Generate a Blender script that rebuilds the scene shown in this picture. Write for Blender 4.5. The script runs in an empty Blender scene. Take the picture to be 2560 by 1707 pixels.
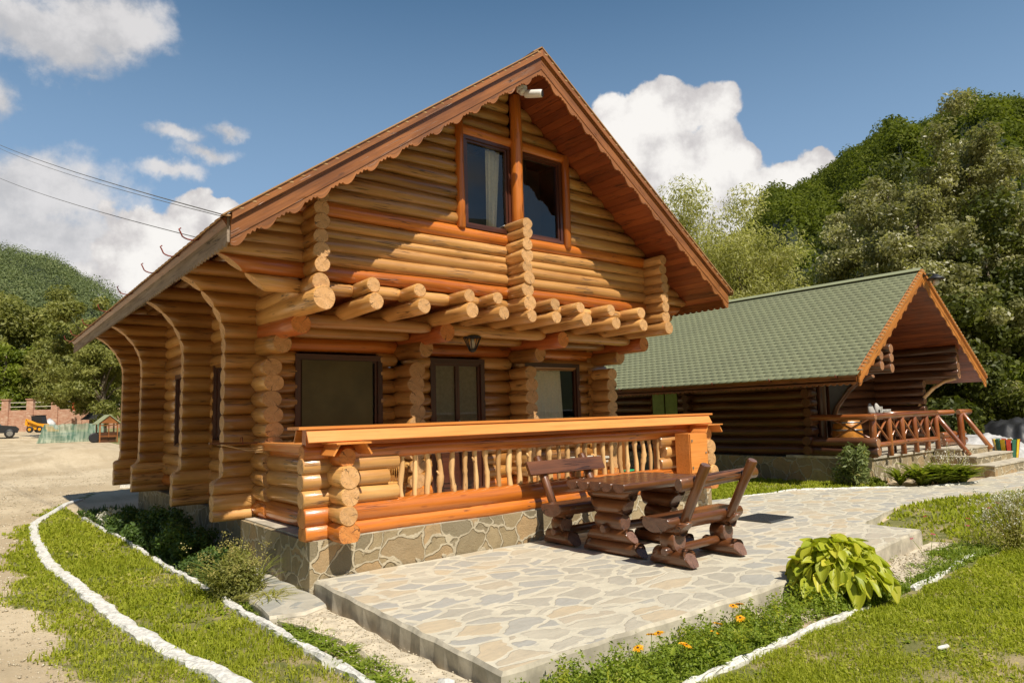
import bpy, math, random
import numpy as np
from mathutils import Vector, Matrix
random.seed(7); RNG = np.random.default_rng(11)
R = math.radians
scene = bpy.context.scene
COL = scene.collection

# ------------------------------------------------------------ camera
CAM_LOC = (-2.634, -6.442, 1.5)
CAM_R = ((0.78356, -0.04387, -0.61977), (-0.62068, -0.10035, -0.77761), (-0.02808, 0.99398, -0.10586))
cd = bpy.data.cameras.new('camera'); cam = bpy.data.objects.new('camera', cd); COL.objects.link(cam)
cd.sensor_width = 36; cd.lens = 24.137; cd.clip_start = .05; cd.clip_end = 6000
cam.matrix_world = Matrix(CAM_R).to_4x4()
cam.location = CAM_LOC
scene.camera = cam
CR = np.array(CAM_R); CL = np.array(CAM_LOC)
def ray(u, v):                       # direction of a point of the photograph (2560 x 1707)
    d = CR @ np.array([u-1280, 853.5-v, -1716.4]); return d/np.linalg.norm(d)
def at(u, v, dist):                  # world point at a horizontal distance along that direction
    d = ray(u, v); return CL + d*dist/math.hypot(d[0], d[1])

# ------------------------------------------------------------ light
SUN_EL, SUN_AZ = 54, 5              # light travels towards +y and a little +x
sd = Vector((math.sin(R(SUN_AZ))*math.cos(R(SUN_EL)), math.cos(R(SUN_AZ))*math.cos(R(SUN_EL)), -math.sin(R(SUN_EL))))
sl = bpy.data.lights.new('sun', 'SUN'); so = bpy.data.objects.new('sun', sl); COL.objects.link(so)
sl.energy = 5.0; sl.angle = R(.55); sl.color = (1, .93, .80)
so.rotation_euler = sd.to_track_quat('-Z', 'Y').to_euler()
scene.view_settings.view_transform = 'Standard'; scene.view_settings.look = 'None'
scene.view_settings.exposure = .18; scene.view_settings.gamma = 1
scene.cycles.max_bounces = 6

W = bpy.data.worlds.new('World'); scene.world = W; W.use_nodes = True
class NT:
    def __init__(s, tree): s.t = tree; s.n = tree.nodes; s.l = tree.links; s.n.clear()
    def add(s, typ, **k):
        n = s.n.new(typ)
        ins = k.pop('ins', {})
        for a, b in k.items(): setattr(n, a, b)
        for a, b in ins.items():
            if isinstance(b, bpy.types.NodeSocket): s.l.new(b, n.inputs[a])
            else: n.inputs[a].default_value = b
        return n
    def m(s, op, a, b=None, c=None, clamp=False):
        n = s.n.new('ShaderNodeMath'); n.operation = op; n.use_clamp = clamp
        for i, x in enumerate((a, b, c)):
            if x is None: continue
            if isinstance(x, bpy.types.NodeSocket): s.l.new(x, n.inputs[i])
            else: n.inputs[i].default_value = x
        return n.outputs[0]
    def v(s, op, a, b=None, out=0):
        n = s.n.new('ShaderNodeVectorMath'); n.operation = op
        for i, x in enumerate((a, b)):
            if x is None: continue
            if isinstance(x, bpy.types.NodeSocket): s.l.new(x, n.inputs[i])
            else: n.inputs[i].default_value = x
        return n.outputs[out]
    def mix(s, fac, a, b, mode='MIX'):
        n = s.n.new('ShaderNodeMix'); n.data_type = 'RGBA'; n.blend_type = mode
        for i, x in ((0, fac), (6, a), (7, b)):
            if isinstance(x, bpy.types.NodeSocket): s.l.new(x, n.inputs[i])
            elif i == 0: n.inputs[0].default_value = x
            else: n.inputs[i].default_value = (*x[:3], 1)
        return n.outputs[2]
    def ramp(s, fac, a, b, lo=0., hi=1., interp='SMOOTHSTEP'):
        n = s.n.new('ShaderNodeMapRange'); n.interpolation_type = interp
        s.l.new(fac, n.inputs[0])
        for i, x in ((1, a), (2, b), (3, lo), (4, hi)): n.inputs[i].default_value = x
        return n.outputs[0]
    def noise(s, vec, scale=1., detail=3., rough=.5, out=0, dist=0.):
        n = s.n.new('ShaderNodeTexNoise'); s.l.new(vec, n.inputs['Vector'])
        n.inputs['Scale'].default_value = scale; n.inputs['Detail'].default_value = detail
        n.inputs['Roughness'].default_value = rough; n.inputs['Distortion'].default_value = dist
        return n.outputs[out]
    def vor(s, vec, scale=1., feature='F1', out='Distance', rnd=1.):
        n = s.n.new('ShaderNodeTexVoronoi'); n.feature = feature; s.l.new(vec, n.inputs['Vector'])
        n.inputs['Scale'].default_value = scale; n.inputs['Randomness'].default_value = rnd
        return n.outputs[out]

def build_world():
    t = NT(W.node_tree)
    tc = t.add('ShaderNodeTexCoord').outputs['Generated']
    sky = t.add('ShaderNodeTexSky', sky_type='NISHITA', sun_disc=False, sun_elevation=R(SUN_EL), sun_rotation=R(180+SUN_AZ),
                altitude=500, air_density=1.0, dust_density=.8, ozone_density=1.2).outputs[0]
    hsv = t.add('ShaderNodeHueSaturation', ins={'Hue': .490, 'Saturation': 1.32, 'Value': 1.22, 'Color': sky}).outputs[0]
    # azimuth / elevation of the direction
    sep = t.add('ShaderNodeSeparateXYZ', ins={0: tc})
    x, y, z = sep.outputs
    az = t.m('ARCTAN2', x, y); el = t.m('ARCSINE', z)
    p = t.add('ShaderNodeCombineXYZ', ins={0: az, 1: el, 2: 0.}).outputs[0]
    # puffy domain warp
    wn = t.noise(tc, 9, 5, .55, out=1); wn = t.v('SUBTRACT', wn, (.5, .5, .5)); 
    wn2 = t.noise(tc, 45, 4, .6, out=1); wn2 = t.v('SUBTRACT', wn2, (.5, .5, .5))
    pw = t.v('ADD', p, t.v('SCALE', wn, None)); pw_n = pw.node.inputs[1].links[0].from_node; pw_n.inputs['Scale'].default_value = .055
    s2 = t.v('SCALE', wn2, None); s2.node.inputs['Scale'].default_value = .022
    pw = t.v('ADD', pw, s2)
    billow = t.vor(tc, 22, 'SMOOTH_F1'); 
    def blobs(lst, k=4.5):
        acc = None
        for (u, v, ru, rv, wgt) in lst:          # centre, half sizes in 2560x1707 pixels of angle
            d = ray(u, v); a = math.atan2(d[0], d[1]); e = math.asin(d[2])
            q = t.v('SUBTRACT', pw, (a, e, 0.)); q = t.v('MULTIPLY', q, (1716/ru*math.cos(e), 1716/rv, 0.))
            L = t.m('MULTIPLY', t.v('LENGTH', q, out=1), 1.)
            f = t.m('MULTIPLY', t.m('SUBTRACT', 1., L), wgt)
            acc = f if acc is None else t.m('SMOOTH_MAX', acc, f, .12)
        return acc
    dense = blobs([(1650, 300, 160, 110, 1), (1560, 400, 160, 180, 1), (1700, 470, 190, 200, 1), (1500, 560, 120, 190, 1), (1830, 420, 60, 70, 1),
                   (1880, 560, 200, 150, 1), (2000, 470, 120, 90, 1), (1700, 640, 260, 180, 1), (1960, 600, 170, 120, 1),
                   (480, 565, 110, 85, 1), (390, 600, 125, 100, 1), (340, 640, 110, 80, 1), (560, 560, 60, 60, 1), (420, 720, 230, 110, 1), (250, 740, 160, 70, 1)])
    soft = blobs([(120, 90, 210, 90, 1), (250, 60, 150, 90, .9), (330, 75, 70, 50, .8), (230, 175, 60, 30, .6), (70, 470, 200, 100, .9), (150, 600, 240, 130, .8),
                  (20, 560, 160, 120, .9), (440, 335, 75, 24, .7), (560, 325, 60, 22, .65), (515, 375, 65, 24, .7), (430, 415, 70, 22, .6), (0, 270, 40, 60, .6), (150, 690, 250, 70, .9)])
    n1 = t.noise(tc, 14, 7, .62); n2 = t.noise(tc, 60, 5, .6)
    dn = t.m('ADD', dense, t.m('MULTIPLY', t.m('SUBTRACT', .32, billow), .9))
    dn = t.m('ADD', dn, t.m('MULTIPLY', t.m('SUBTRACT', n2, .5), .25))
    md = t.ramp(dn, .0, .13)
    sn = t.m('ADD', soft, t.m('MULTIPLY', t.m('SUBTRACT', n1, .5), 1.5))
    ms = t.ramp(sn, -.05, .55, 0, .9)
    # elsewhere in the sky (behind the viewer): broken cumulus
    n3 = t.noise(t.v('MULTIPLY', tc, (1, 1, 2.2)), 3.2, 8, .58)
    gen = t.m('MULTIPLY', t.ramp(n3, .43, .58, 0, .95), t.ramp(z, .45, .62, 1, 0))
    fwd = ray(1280, 700); dotf = t.v('DOT_PRODUCT', tc, tuple(fwd), out=1)
    gen = t.m('MULTIPLY', gen, t.ramp(dotf, .35, .62, 1, 0))
    low = t.ramp(z, .02, .74, 1., 0)                      # bright band low down
    col_d = t.mix(t.ramp(t.m('ADD', t.m('MULTIPLY', n1, .9), t.m('MULTIPLY', dn, .35)), .42, .72), (8.6, 8.2, 8.2), (13.6, 13.2, 12.7))
    col_s = t.mix(t.ramp(n1, .35, .62), (8.2, 8.0, 8.0), (11.2, 10.8, 10.6))
    c = t.mix(low, hsv, (4.9, 7.2, 10.4))
    c = t.mix(ms, c, col_s); c = t.mix(md, c, col_d); c = t.mix(gen, c, (7.0, 6.8, 6.7))
    bg = t.add('ShaderNodeBackground', ins={'Color': c, 'Strength': .062})
    out = t.add('ShaderNodeOutputWorld', ins={0: bg.outputs[0]})
build_world()
# ------------------------------------------------------------ materials
def newmat(name):
    m = bpy.data.materials.new(name); m.use_nodes = True; return m, NT(m.node_tree)
def fin(t, col, rough=.6, bump=None, bstr=.3, bdist=.01, **kw):
    ins = {'Base Color': col if isinstance(col, bpy.types.NodeSocket) else (*col, 1), 'Roughness': rough}
    ins.update(kw)
    b = t.add('ShaderNodeBsdfPrincipled', ins=ins)
    if bump is not None:
        bn = t.add('ShaderNodeBump', ins={'Height': bump, 'Strength': bstr, 'Distance': bdist}); t.l.new(bn.outputs[0], b.inputs['Normal'])
    t.add('ShaderNodeOutputMaterial', ins={0: b.outputs[0]}); return b
def attrs(t):
    a = t.add('ShaderNodeAttribute', attribute_name='lco').outputs['Vector']
    k = t.add('ShaderNodeAttribute', attribute_name='tint').outputs['Fac']
    return a, k
def offs(t, a, k):
    c = t.add('ShaderNodeCombineXYZ', ins={0: t.m('MULTIPLY', k, 37.), 1: t.m('MULTIPLY', k, 91.), 2: t.m('MULTIPLY', k, 53.)}).outputs[0]
    return t.v('ADD', a, c)
def wood(name, ca, cb, dark, rough=.42, coat=.25, crack=.85, tintamt=.5, bst=.45, cscale=1.):
    m, t = newmat(name); a, k = attrs(t); p = offs(t, a, k)
    g = t.noise(t.v('MULTIPLY', p, (1.3, 34, 34)), 1, 5, .6)
    b = t.noise(t.v('MULTIPLY', p, (1.1, 4, 4)), 1, 4, .6)
    c = t.mix(t.ramp(b, .3, .7), ca, cb)
    c = t.mix(t.m('MULTIPLY', t.ramp(g, .40, .72), .45), c, dark)
    cr = t.noise(t.v('MULTIPLY', p, (1.0*cscale, 26*cscale, 26*cscale)), 1, 2, .5)
    line = t.ramp(t.m('ABSOLUTE', t.m('SUBTRACT', cr, .5)), .006, .024, 1, 0)
    gate = t.ramp(t.noise(t.v('MULTIPLY', p, (1.6, 3, 3)), 1, 2), .52, .60)
    line = t.m('MULTIPLY', t.m('MULTIPLY', line, gate), crack)
    kn = t.vor(t.v('MULTIPLY', p, (2.1, 9, 9)), 1)
    knot = t.m('MULTIPLY', t.ramp(kn, .05, .13, 1, 0), .55)
    c = t.mix(knot, c, dark)
    c = t.mix(line, c, tuple(x*.35 for x in dark))
    tn = t.m('ADD', t.m('MULTIPLY', t.m('SUBTRACT', k, .5), tintamt), 1.)
    tv = t.add('ShaderNodeCombineXYZ', ins={0: tn, 1: t.m('POWER', tn, 1.25), 2: t.m('POWER', tn, 1.5)}).outputs[0]
    c = t.mix(1., c, tv, 'MULTIPLY')
    h = t.m('SUBTRACT', t.m('ADD', t.m('MULTIPLY', g, .5), t.m('MULTIPLY', b, 1.2)), t.m('MULTIPLY', line, 1.4))
    rg = t.m('ADD', t.m('MULTIPLY', g, .25), rough-.12)
    fin(t, c, rg, h, bst, .012, **{'Coat Weight': min(1, coat*1.5), 'Coat Roughness': .17, 'Coat IOR': 1.6})
    return m
def endgrain(name, ca, cb, dark, coat=.05):
    m, t = newmat(name); a, k = attrs(t)
    s = t.add('ShaderNodeSeparateXYZ', ins={0: a}); y, z = s.outputs[1], s.outputs[2]
    r = t.m('SQRT', t.m('ADD', t.m('MULTIPLY', y, y), t.m('MULTIPLY', z, z)))
    ang = t.m('ARCTAN2', y, z)
    rw = t.m('ADD', r, t.m('MULTIPLY', t.noise(a, 18, 2), .012))
    ring = t.m('SINE', t.m('MULTIPLY', rw, 520.))
    ko = t.m('MULTIPLY', k, 60.)
    q = t.add('ShaderNodeCombineXYZ', ins={0: t.m('MULTIPLY', t.m('SINE', ang), 2.6), 1: t.m('MULTIPLY', t.m('COSINE', ang), 2.6), 2: t.m('ADD', t.m('MULTIPLY', r, 9.), ko)}).outputs[0]
    n = t.noise(q, 1.6, 3, .65)
    line = t.ramp(t.m('ABSOLUTE', t.m('SUBTRACT', n, .5)), .006, .026, 1, 0)
    line = t.m('MULTIPLY', line, t.ramp(t.noise(a, 30, 2), .38, .55))
    # one wide check from the pith to the edge
    dang = t.m('ABSOLUTE', t.m('SUBTRACT', t.m('FLOORED_MODULO', t.m('ADD', ang, t.m('ADD', ko, t.m('MULTIPLY', t.noise(a, 22, 2), .9))), 6.2832), 3.1416))
    big = t.ramp(t.m('DIVIDE', dang, t.m('ADD', .03, t.m('MULTIPLY', r, .6))), .6, 1.0, 1, 0)
    big = t.m('MULTIPLY', big, t.ramp(r, .008, .02))
    line = t.m('MAXIMUM', t.m('MULTIPLY', line, .65), t.m('MULTIPLY', big, .92))
    c = t.mix(t.ramp(t.noise(a, 14, 3), .3, .7), ca, cb)
    c = t.mix(t.m('MULTIPLY', t.ramp(ring, .2, 1.), .14), c, dark)
    c = t.mix(line, c, tuple(x*.4 for x in dark))
    tn = t.m('ADD', t.m('MULTIPLY', t.m('SUBTRACT', k, .5), .25), 1.)
    tv = t.add('ShaderNodeCombineXYZ', ins={0: tn, 1: tn, 2: tn}).outputs[0]
    c = t.mix(1., c, tv, 'MULTIPLY')
    h = t.m('SUBTRACT', t.m('MULTIPLY', ring, .08), t.m('MULTIPLY', line, 1.5))
    fin(t, c, .55, h, .5, .012, **{'Coat Weight': coat}); return m
def plain(name, col, rough=.5, metal=0., noise=.15, scale=8., bst=.1, **kw):
    m, t = newmat(name); tc = t.add('ShaderNodeTexCoord').outputs['Object']
    n = t.noise(tc, scale, 5, .6)
    c = t.mix(t.ramp(n, .25, .75), tuple(x*(1-noise) for x in col), tuple(min(1, x*(1+noise)) for x in col))
    ins = dict(Metallic=metal); ins.update(kw)
    fin(t, c, rough, n, bst, .01, **ins); return m
def flag(name, scale, stones, grout, gw=.05, rough=.7, warp=.25, stretch=(1, 1, 1), bst=.5, raised=False, bd=.01):
    m, t = newmat(name); tc = t.add('ShaderNodeTexCoord').outputs['Object']
    p = t.v('MULTIPLY', tc, stretch)
    w = t.v('SUBTRACT', t.noise(p, 2.2, 3, .5, out=1), (.5, .5, .5)); w = t.v('SCALE', w); w.node.inputs['Scale'].default_value = warp
    w2 = t.v('SUBTRACT', t.noise(p, 14, 3, .5, out=1), (.5, .5, .5)); w2 = t.v('SCALE', w2); w2.node.inputs['Scale'].default_value = .035
    q = t.v('ADD', t.v('ADD', p, w), w2)
    e = t.vor(q, scale, 'DISTANCE_TO_EDGE'); cc = t.vor(q, scale, 'F1', 'Color')
    sp = t.add('ShaderNodeSeparateColor', ins={0: cc}); r1, r2, r3 = sp.outputs
    gwn = t.m('MULTIPLY', gw, t.m('ADD', .35, t.m('MULTIPLY', t.noise(p, 3.5, 3), 1.5)))
    g = t.m('SUBTRACT', e, gwn)
    mask = t.ramp(g, -.012, .02)
    c = t.mix(r1, stones[0], stones[1])
    c = t.mix(t.ramp(r2, .45, .75), c, stones[2]); c = t.mix(t.ramp(r3, .72, .9), c, stones[3])
    n = t.noise(t.v('MULTIPLY', q, (1, 2.3, 1)), 6, 6, .65); fn = t.noise(tc, 55, 5, .7)
    c = t.mix(t.m('MULTIPLY', t.ramp(n, .35, .75), .45), c, tuple(x*.62 for x in stones[0]))
    c = t.mix(t.m('MULTIPLY', t.ramp(fn, .5, .8), .35), c, grout)
    gc = t.mix(t.ramp(t.noise(tc, 5, 6, .7), .3, .75), grout, tuple(x*.78 for x in grout))
    gc = t.mix(t.m('MULTIPLY', t.ramp(fn, .52, .75), .35), gc, tuple(x*.55 for x in grout))
    c = t.mix(mask, gc, c)
    big = t.noise(tc, .9, 4, .6); c = t.mix(t.m('MULTIPLY', t.ramp(big, .45, .75), .22), c, tuple(x*.6 for x in grout))
    h = t.m('MULTIPLY', mask, -1. if raised else 1.)
    h = t.m('ADD', h, t.m('ADD', t.m('MULTIPLY', n, .8), t.m('MULTIPLY', fn, .5)))
    fin(t, c, rough, h, bst, bd); return m
def ground_mat():
    m, t = newmat('ground_earth'); tc = t.add('ShaderNodeTexCoord').outputs['Object']
    gm = t.add('ShaderNodeAttribute', attribute_name='grass').outputs['Fac']
    n = t.noise(tc, .35, 6, .6); f = t.noise(tc, 9, 8, .75); ff = t.noise(tc, 70, 4, .7)
    c = t.mix(t.ramp(n, .35, .65), (.44, .34, .21), (.58, .47, .315))
    c = t.mix(t.m('MULTIPLY', t.ramp(f, .5, .72), .55), c, (.36, .27, .17))
    c = t.mix(t.m('MULTIPLY', t.ramp(ff, .55, .8), .5), c, (.68, .59, .45))
    st = t.vor(tc, 26); c = t.mix(t.m('MULTIPLY', t.ramp(st, .08, .2, 1, 0), .4), c, (.7, .65, .55))
    tr = t.noise(t.v('MULTIPLY', tc, (1.6, .22, 1)), 1, 5, .65); c = t.mix(t.m('MULTIPLY', t.ramp(tr, .48, .62), .4), c, (.34, .26, .16))
    g = t.mix(t.ramp(t.noise(tc, 3.5, 6, .7), .3, .7), (.10, .115, .020), (.22, .20, .07))
    g = t.mix(t.m('MULTIPLY', t.ramp(t.noise(tc, 1.7, 5, .7), .50, .62), .8), g, (.40, .31, .17))
    gf = t.m('ADD', gm, t.m('MULTIPLY', t.m('SUBTRACT', f, .5), .9))
    c = t.mix(t.ramp(gf, .38, .62), c, g)
    fin(t, c, .95, t.m('ADD', f, t.m('MULTIPLY', ff, .5)), .6, .03); return m
def leaf(name, ca, cb, cc, trans=.35, rough=.5, spec=.3):
    m, t = newmat(name); k = t.add('ShaderNodeAttribute', attribute_name='tint').outputs['Fac']
    tc = t.add('ShaderNodeTexCoord').outputs['Object']
    n = t.noise(tc, .9, 3)
    c = t.mix(t.ramp(k, .0, .7, interp='LINEAR'), ca, cb); c = t.mix(t.ramp(k, .8, 1.), c, cc)
    c = t.mix(t.m('MULTIPLY', t.ramp(n, .4, .7), .4), c, ca)
    b = t.add('ShaderNodeBsdfPrincipled', ins={'Base Color': c, 'Roughness': rough, 'Specular IOR Level': spec})
    tl = t.add('ShaderNodeBsdfTranslucent', ins={'Color': t.mix(1., c, (1.3, 1.35, .7), 'MULTIPLY')})
    mx = t.add('ShaderNodeMixShader', ins={0: trans, 1: b.outputs[0], 2: tl.outputs[0]})
    t.add('ShaderNodeOutputMaterial', ins={0: mx.outputs[0]}); return m
def glass_mat():
    m, t = newmat('window_glass')
    fr = t.add('ShaderNodeFresnel', ins={'IOR': 1.5}).outputs[0]
    f = t.m('ADD', t.m('MULTIPLY', fr, 1.1), .015, clamp=True)
    g = t.add('ShaderNodeBsdfGlossy', ins={'Color': (.9, .93, .95, 1), 'Roughness': .015})
    tr = t.add('ShaderNodeBsdfTransparent', ins={'Color': (.95, .95, .93, 1)})
    mx = t.add('ShaderNodeMixShader', ins={0: f, 1: tr.outputs[0], 2: g.outputs[0]})
    t.add('ShaderNodeOutputMaterial', ins={0: mx.outputs[0]}); return m
def scallop_mat(name, ca, cb, cc):
    m, t = newmat(name); tc = t.add('ShaderNodeTexCoord').outputs['Object']; a, k = attrs(t)
    n = t.noise(tc, 60, 5, .8); b = t.noise(tc, .8, 4, .6)
    c = t.mix(k, ca, cb); c = t.mix(t.m('MULTIPLY', t.ramp(b, .4, .7), .5), c, cc)
    c = t.mix(t.m('MULTIPLY', t.ramp(n, .5, .75), .35), c, tuple(x*1.7 for x in cb))
    fin(t, c, .95, n, .5, .006); return m
def brick_mat():
    m, t = newmat('brick_masonry'); tc = t.add('ShaderNodeTexCoord').outputs['Object']
    n = t.noise(tc, 3, 6, .7); f = t.noise(t.v('MULTIPLY', tc, (1, 1, 6)), 1.6, 4, .7)
    c = t.mix(t.ramp(n, .3, .7), (.38, .18, .11), (.47, .29, .20))
    c = t.mix(t.ramp(f, .5, .68), c, (.60, .43, .31)); fin(t, c, .9, n, .3, .03); return m
M = {}
M['tan'] = wood('tan_stained_log', (.52, .255, .070), (.66, .35, .115), (.33, .14, .035), coat=.4)
M['tan_shade'] = wood('shade_toned_tan_log', (.345, .148, .030), (.45, .21, .050), (.18, .075, .015), coat=.4)  # darker tan: shade under the eaves put into the colour; also mixed in at random
M['orange'] = wood('orange_stained_log', (.50, .135, .012), (.60, .18, .022), (.26, .055, .008), rough=.38, coat=.35)
M['redwood'] = wood('red_brown_stained_log', (.42, .10, .02), (.50, .14, .03), (.2, .04, .01), rough=.4, coat=.3)
M['end'] = endgrain('log_end_grain', (.59, .32, .125), (.69, .395, .175), (.36, .17, .06))
M['endo'] = endgrain('orange_log_end', (.60, .22, .05), (.70, .28, .07), (.3, .09, .02))
M['board'] = wood('orange_painted_board', (.72, .26, .05), (.80, .31, .075), (.5, .14, .02), rough=.45, coat=.2, crack=.15, tintamt=.12)
M['barge'] = wood('brown_varnished_board', (.19, .062, .014), (.34, .12, .03), (.05, .016, .005), rough=.45, coat=.2, crack=.7, tintamt=.5)
M['soffit'] = wood('dark_red_brown_planking', (.20, .042, .010), (.30, .072, .016), (.12, .025, .006), rough=.45, coat=.2, tintamt=.55)
M['grey'] = wood('weathered_grey_board', (.20, .14, .095), (.30, .225, .16), (.06, .04, .025), rough=.8, coat=0, crack=.8)
M['frame'] = wood('dark_window_frame', (.070, .018, .010), (.10, .03, .014), (.02, .006, .004), rough=.35, coat=.3, crack=0)
M['varnish'] = wood('dark_varnished_log', (.105, .033, .009), (.205, .072, .020), (.020, .006, .002), rough=.42, coat=.3, crack=1., tintamt=.4, bst=.6)
M['varnish_end'] = endgrain('dark_varnished_log_end', (.16, .075, .05), (.22, .11, .07), (.04, .015, .01), coat=.5)
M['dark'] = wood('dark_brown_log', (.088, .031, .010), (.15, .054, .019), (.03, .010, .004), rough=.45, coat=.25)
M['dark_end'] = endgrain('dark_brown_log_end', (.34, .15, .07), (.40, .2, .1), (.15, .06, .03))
M['rail2'] = wood('red_brown_rail_log', (.24, .062, .015), (.36, .12, .03), (.08, .025, .008), rough=.35, coat=.4)
M['stub'] = wood('pale_debarked_stick', (.66, .38, .15), (.76, .48, .22), (.42, .22, .08), crack=.7)
M['patio'] = flag('flagstone_paving', 3.7, ((.42, .385, .315), (.55, .495, .385), (.40, .385, .345), (.55, .445, .30)), (.63, .575, .45), gw=.07, warp=.3, rough=.75, stretch=(.8, 1.25, 1))
M['slab'] = flag('rough_flagstone', 2.6, ((.36, .34, .29), (.47, .43, .34), (.33, .33, .30), (.4, .36, .28)), (.50, .46, .37), gw=.05, warp=.3, rough=.85)
M['plinth'] = flag('plinth_stone_cladding', 3.9, ((.30, .225, .12), (.40, .31, .18), (.22, .18, .11), (.42, .28, .14)), (.54, .46, .32), gw=.034, warp=.35, rough=.7, raised=True, bst=.9, bd=.02)
M['concrete'] = plain('rough_concrete', (.46, .41, .32), .95, noise=.32, scale=5, bst=.6)
M['kerbpaint'] = plain('white_limewashed_kerb', (.62, .60, .55), .9, noise=.30, scale=26, bst=.9)
M['sand'] = plain('sandy_mortar', (.56, .48, .35), .95, noise=.25, scale=9, bst=.6)
M['ground'] = ground_mat()
M['shingle'] = scallop_mat('green_shingle', (.265, .285, .165), (.295, .315, .185), (.24, .255, .155))
M['shingle_br'] = scallop_mat('brown_shingle', (.36, .20, .09), (.5, .3, .14), (.22, .12, .06))
M['glass'] = glass_mat()
M['screen'] = plain('olive_insect_screen', (.105, .080, .030), .28, noise=.2, scale=3)
M['interior'] = plain('dark_room_interior', (.035, .026, .02), .8)
M['curtain'] = plain('cream_curtain_cloth', (.92, .84, .68), .9, noise=.08, scale=30)
M['blind'] = plain('pale_brown_blind', (.34, .27, .16), .8, noise=.15, scale=20)
M['white'] = plain('white_enamel', (.78, .76, .72), .4, noise=.04)
M['black'] = plain('black_plastic', (.018, .018, .02), .5)
M['rust'] = plain('rust_red_metal', (.20, .035, .022), .5, .2, noise=.4, scale=30)
M['steel'] = plain('grey_steel', (.45, .45, .45), .35, .9)
M['cable'] = plain('grey_cable_sheath', (.12, .12, .12), .7)
M['bark'] = plain('tree_bark', (.13, .10, .07), .95, noise=.45, scale=14, bst=.8)
M['mat'] = plain('charcoal_rubber', (.05, .055, .06), .85, noise=.2, scale=90, bst=.8)
M['wicker'] = plain('honey_wicker', (.62, .33, .09), .5, noise=.5, scale=60, bst=.9)
M['lime'] = plain('wood_barrel', (.55, .22, .035), .4, noise=.25)
M['brick'] = brick_mat()
M['yellowpaint'] = plain('yellow_machine_paint', (.80, .36, .02), .4)
def net_mat():
    m, t = newmat('green_shade_net'); tc = t.add('ShaderNodeTexCoord').outputs['Object']
    n = t.noise(t.v('MULTIPLY', tc, (6, 6, .8)), 1, 4); c = t.mix(t.ramp(n, .35, .65), (.10, .20, .14), (.36, .44, .34))  # upright streaks put the shading of the folds into the colour
    d = t.add('ShaderNodeBsdfDiffuse', ins={'Color': c}); tr = t.add('ShaderNodeBsdfTransparent'); mx = t.add('ShaderNodeMixShader', ins={0: .32, 1: d.outputs[0], 2: tr.outputs[0]})
    t.add('ShaderNodeOutputMaterial', ins={0: mx.outputs[0]}); return m
M['net'] = net_mat()
M['plastic'] = plain('translucent_white_sheet', (.52, .51, .50), .35, noise=.3, scale=3, bst=.8)
M['tan_paint'] = plain('stone_pale', (.6, .55, .45), .9)
# leaf colours
M['lf_willow'] = leaf('willow_leaves', (.34, .34, .11), (.52, .50, .20), (.70, .66, .40), .45)
M['lf_dark'] = leaf('dark_tree_leaves', (.06, .075, .014), (.14, .155, .028), (.30, .29, .08), .35)
M['lf_silver'] = leaf('silver_poplar_leaves', (.17, .17, .055), (.38, .36, .17), (.70, .66, .46), .4, .4, .4)
M['lf_green'] = leaf('broad_green_leaves', (.11, .15, .016), (.24, .28, .03), (.40, .40, .07), .4)
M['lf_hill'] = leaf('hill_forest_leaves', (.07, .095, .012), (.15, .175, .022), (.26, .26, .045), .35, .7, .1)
M['lf_hill2'] = leaf('haze_paled_forest_leaves', (.13, .165, .075), (.20, .235, .10), (.27, .28, .13), .3, .8, .1)  # leaf colour paled to stand for haze over the distance
M['lf_olive'] = leaf('olive_tree_leaves', (.15, .165, .035), (.28, .28, .07), (.46, .44, .15), .35)
M['lf_grass'] = leaf('lawn_grass', (.27, .32, .022), (.45, .47, .055), (.64, .56, .20), .5, .6, .15)
M['lf_dry'] = leaf('drying_grass', (.26, .27, .05), (.42, .38, .12), (.60, .50, .24), .4)
M['lf_weed'] = leaf('weed_leaves', (.13, .20, .016), (.28, .35, .04), (.42, .46, .08), .4)
M['lf_shrub'] = leaf('deep_green_shrub_leaves', (.045, .085, .018), (.095, .155, .032), (.22, .30, .05), .3)
M['lf_hosta'] = leaf('yellow_green_hosta_leaves', (.31, .37, .028), (.50, .51, .04), (.66, .60, .07), .35, .42, .35)
M['lf_variegated'] = leaf('blue_green_leaves', (.12, .17, .05), (.26, .30, .11), (.55, .48, .16), .35)
M['petal'] = leaf('orange_yellow_petals', (.80, .38, .01), (.85, .48, .015), (.85, .55, .05), .25)
M['pink'] = leaf('magenta_petals', (.62, .02, .16), (.75, .04, .22), (.8, .06, .2), .25)
M['whitepetal'] = leaf('white_petals', (.6, .58, .5), (.72, .7, .62), (.8, .78, .7), .25)
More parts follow.
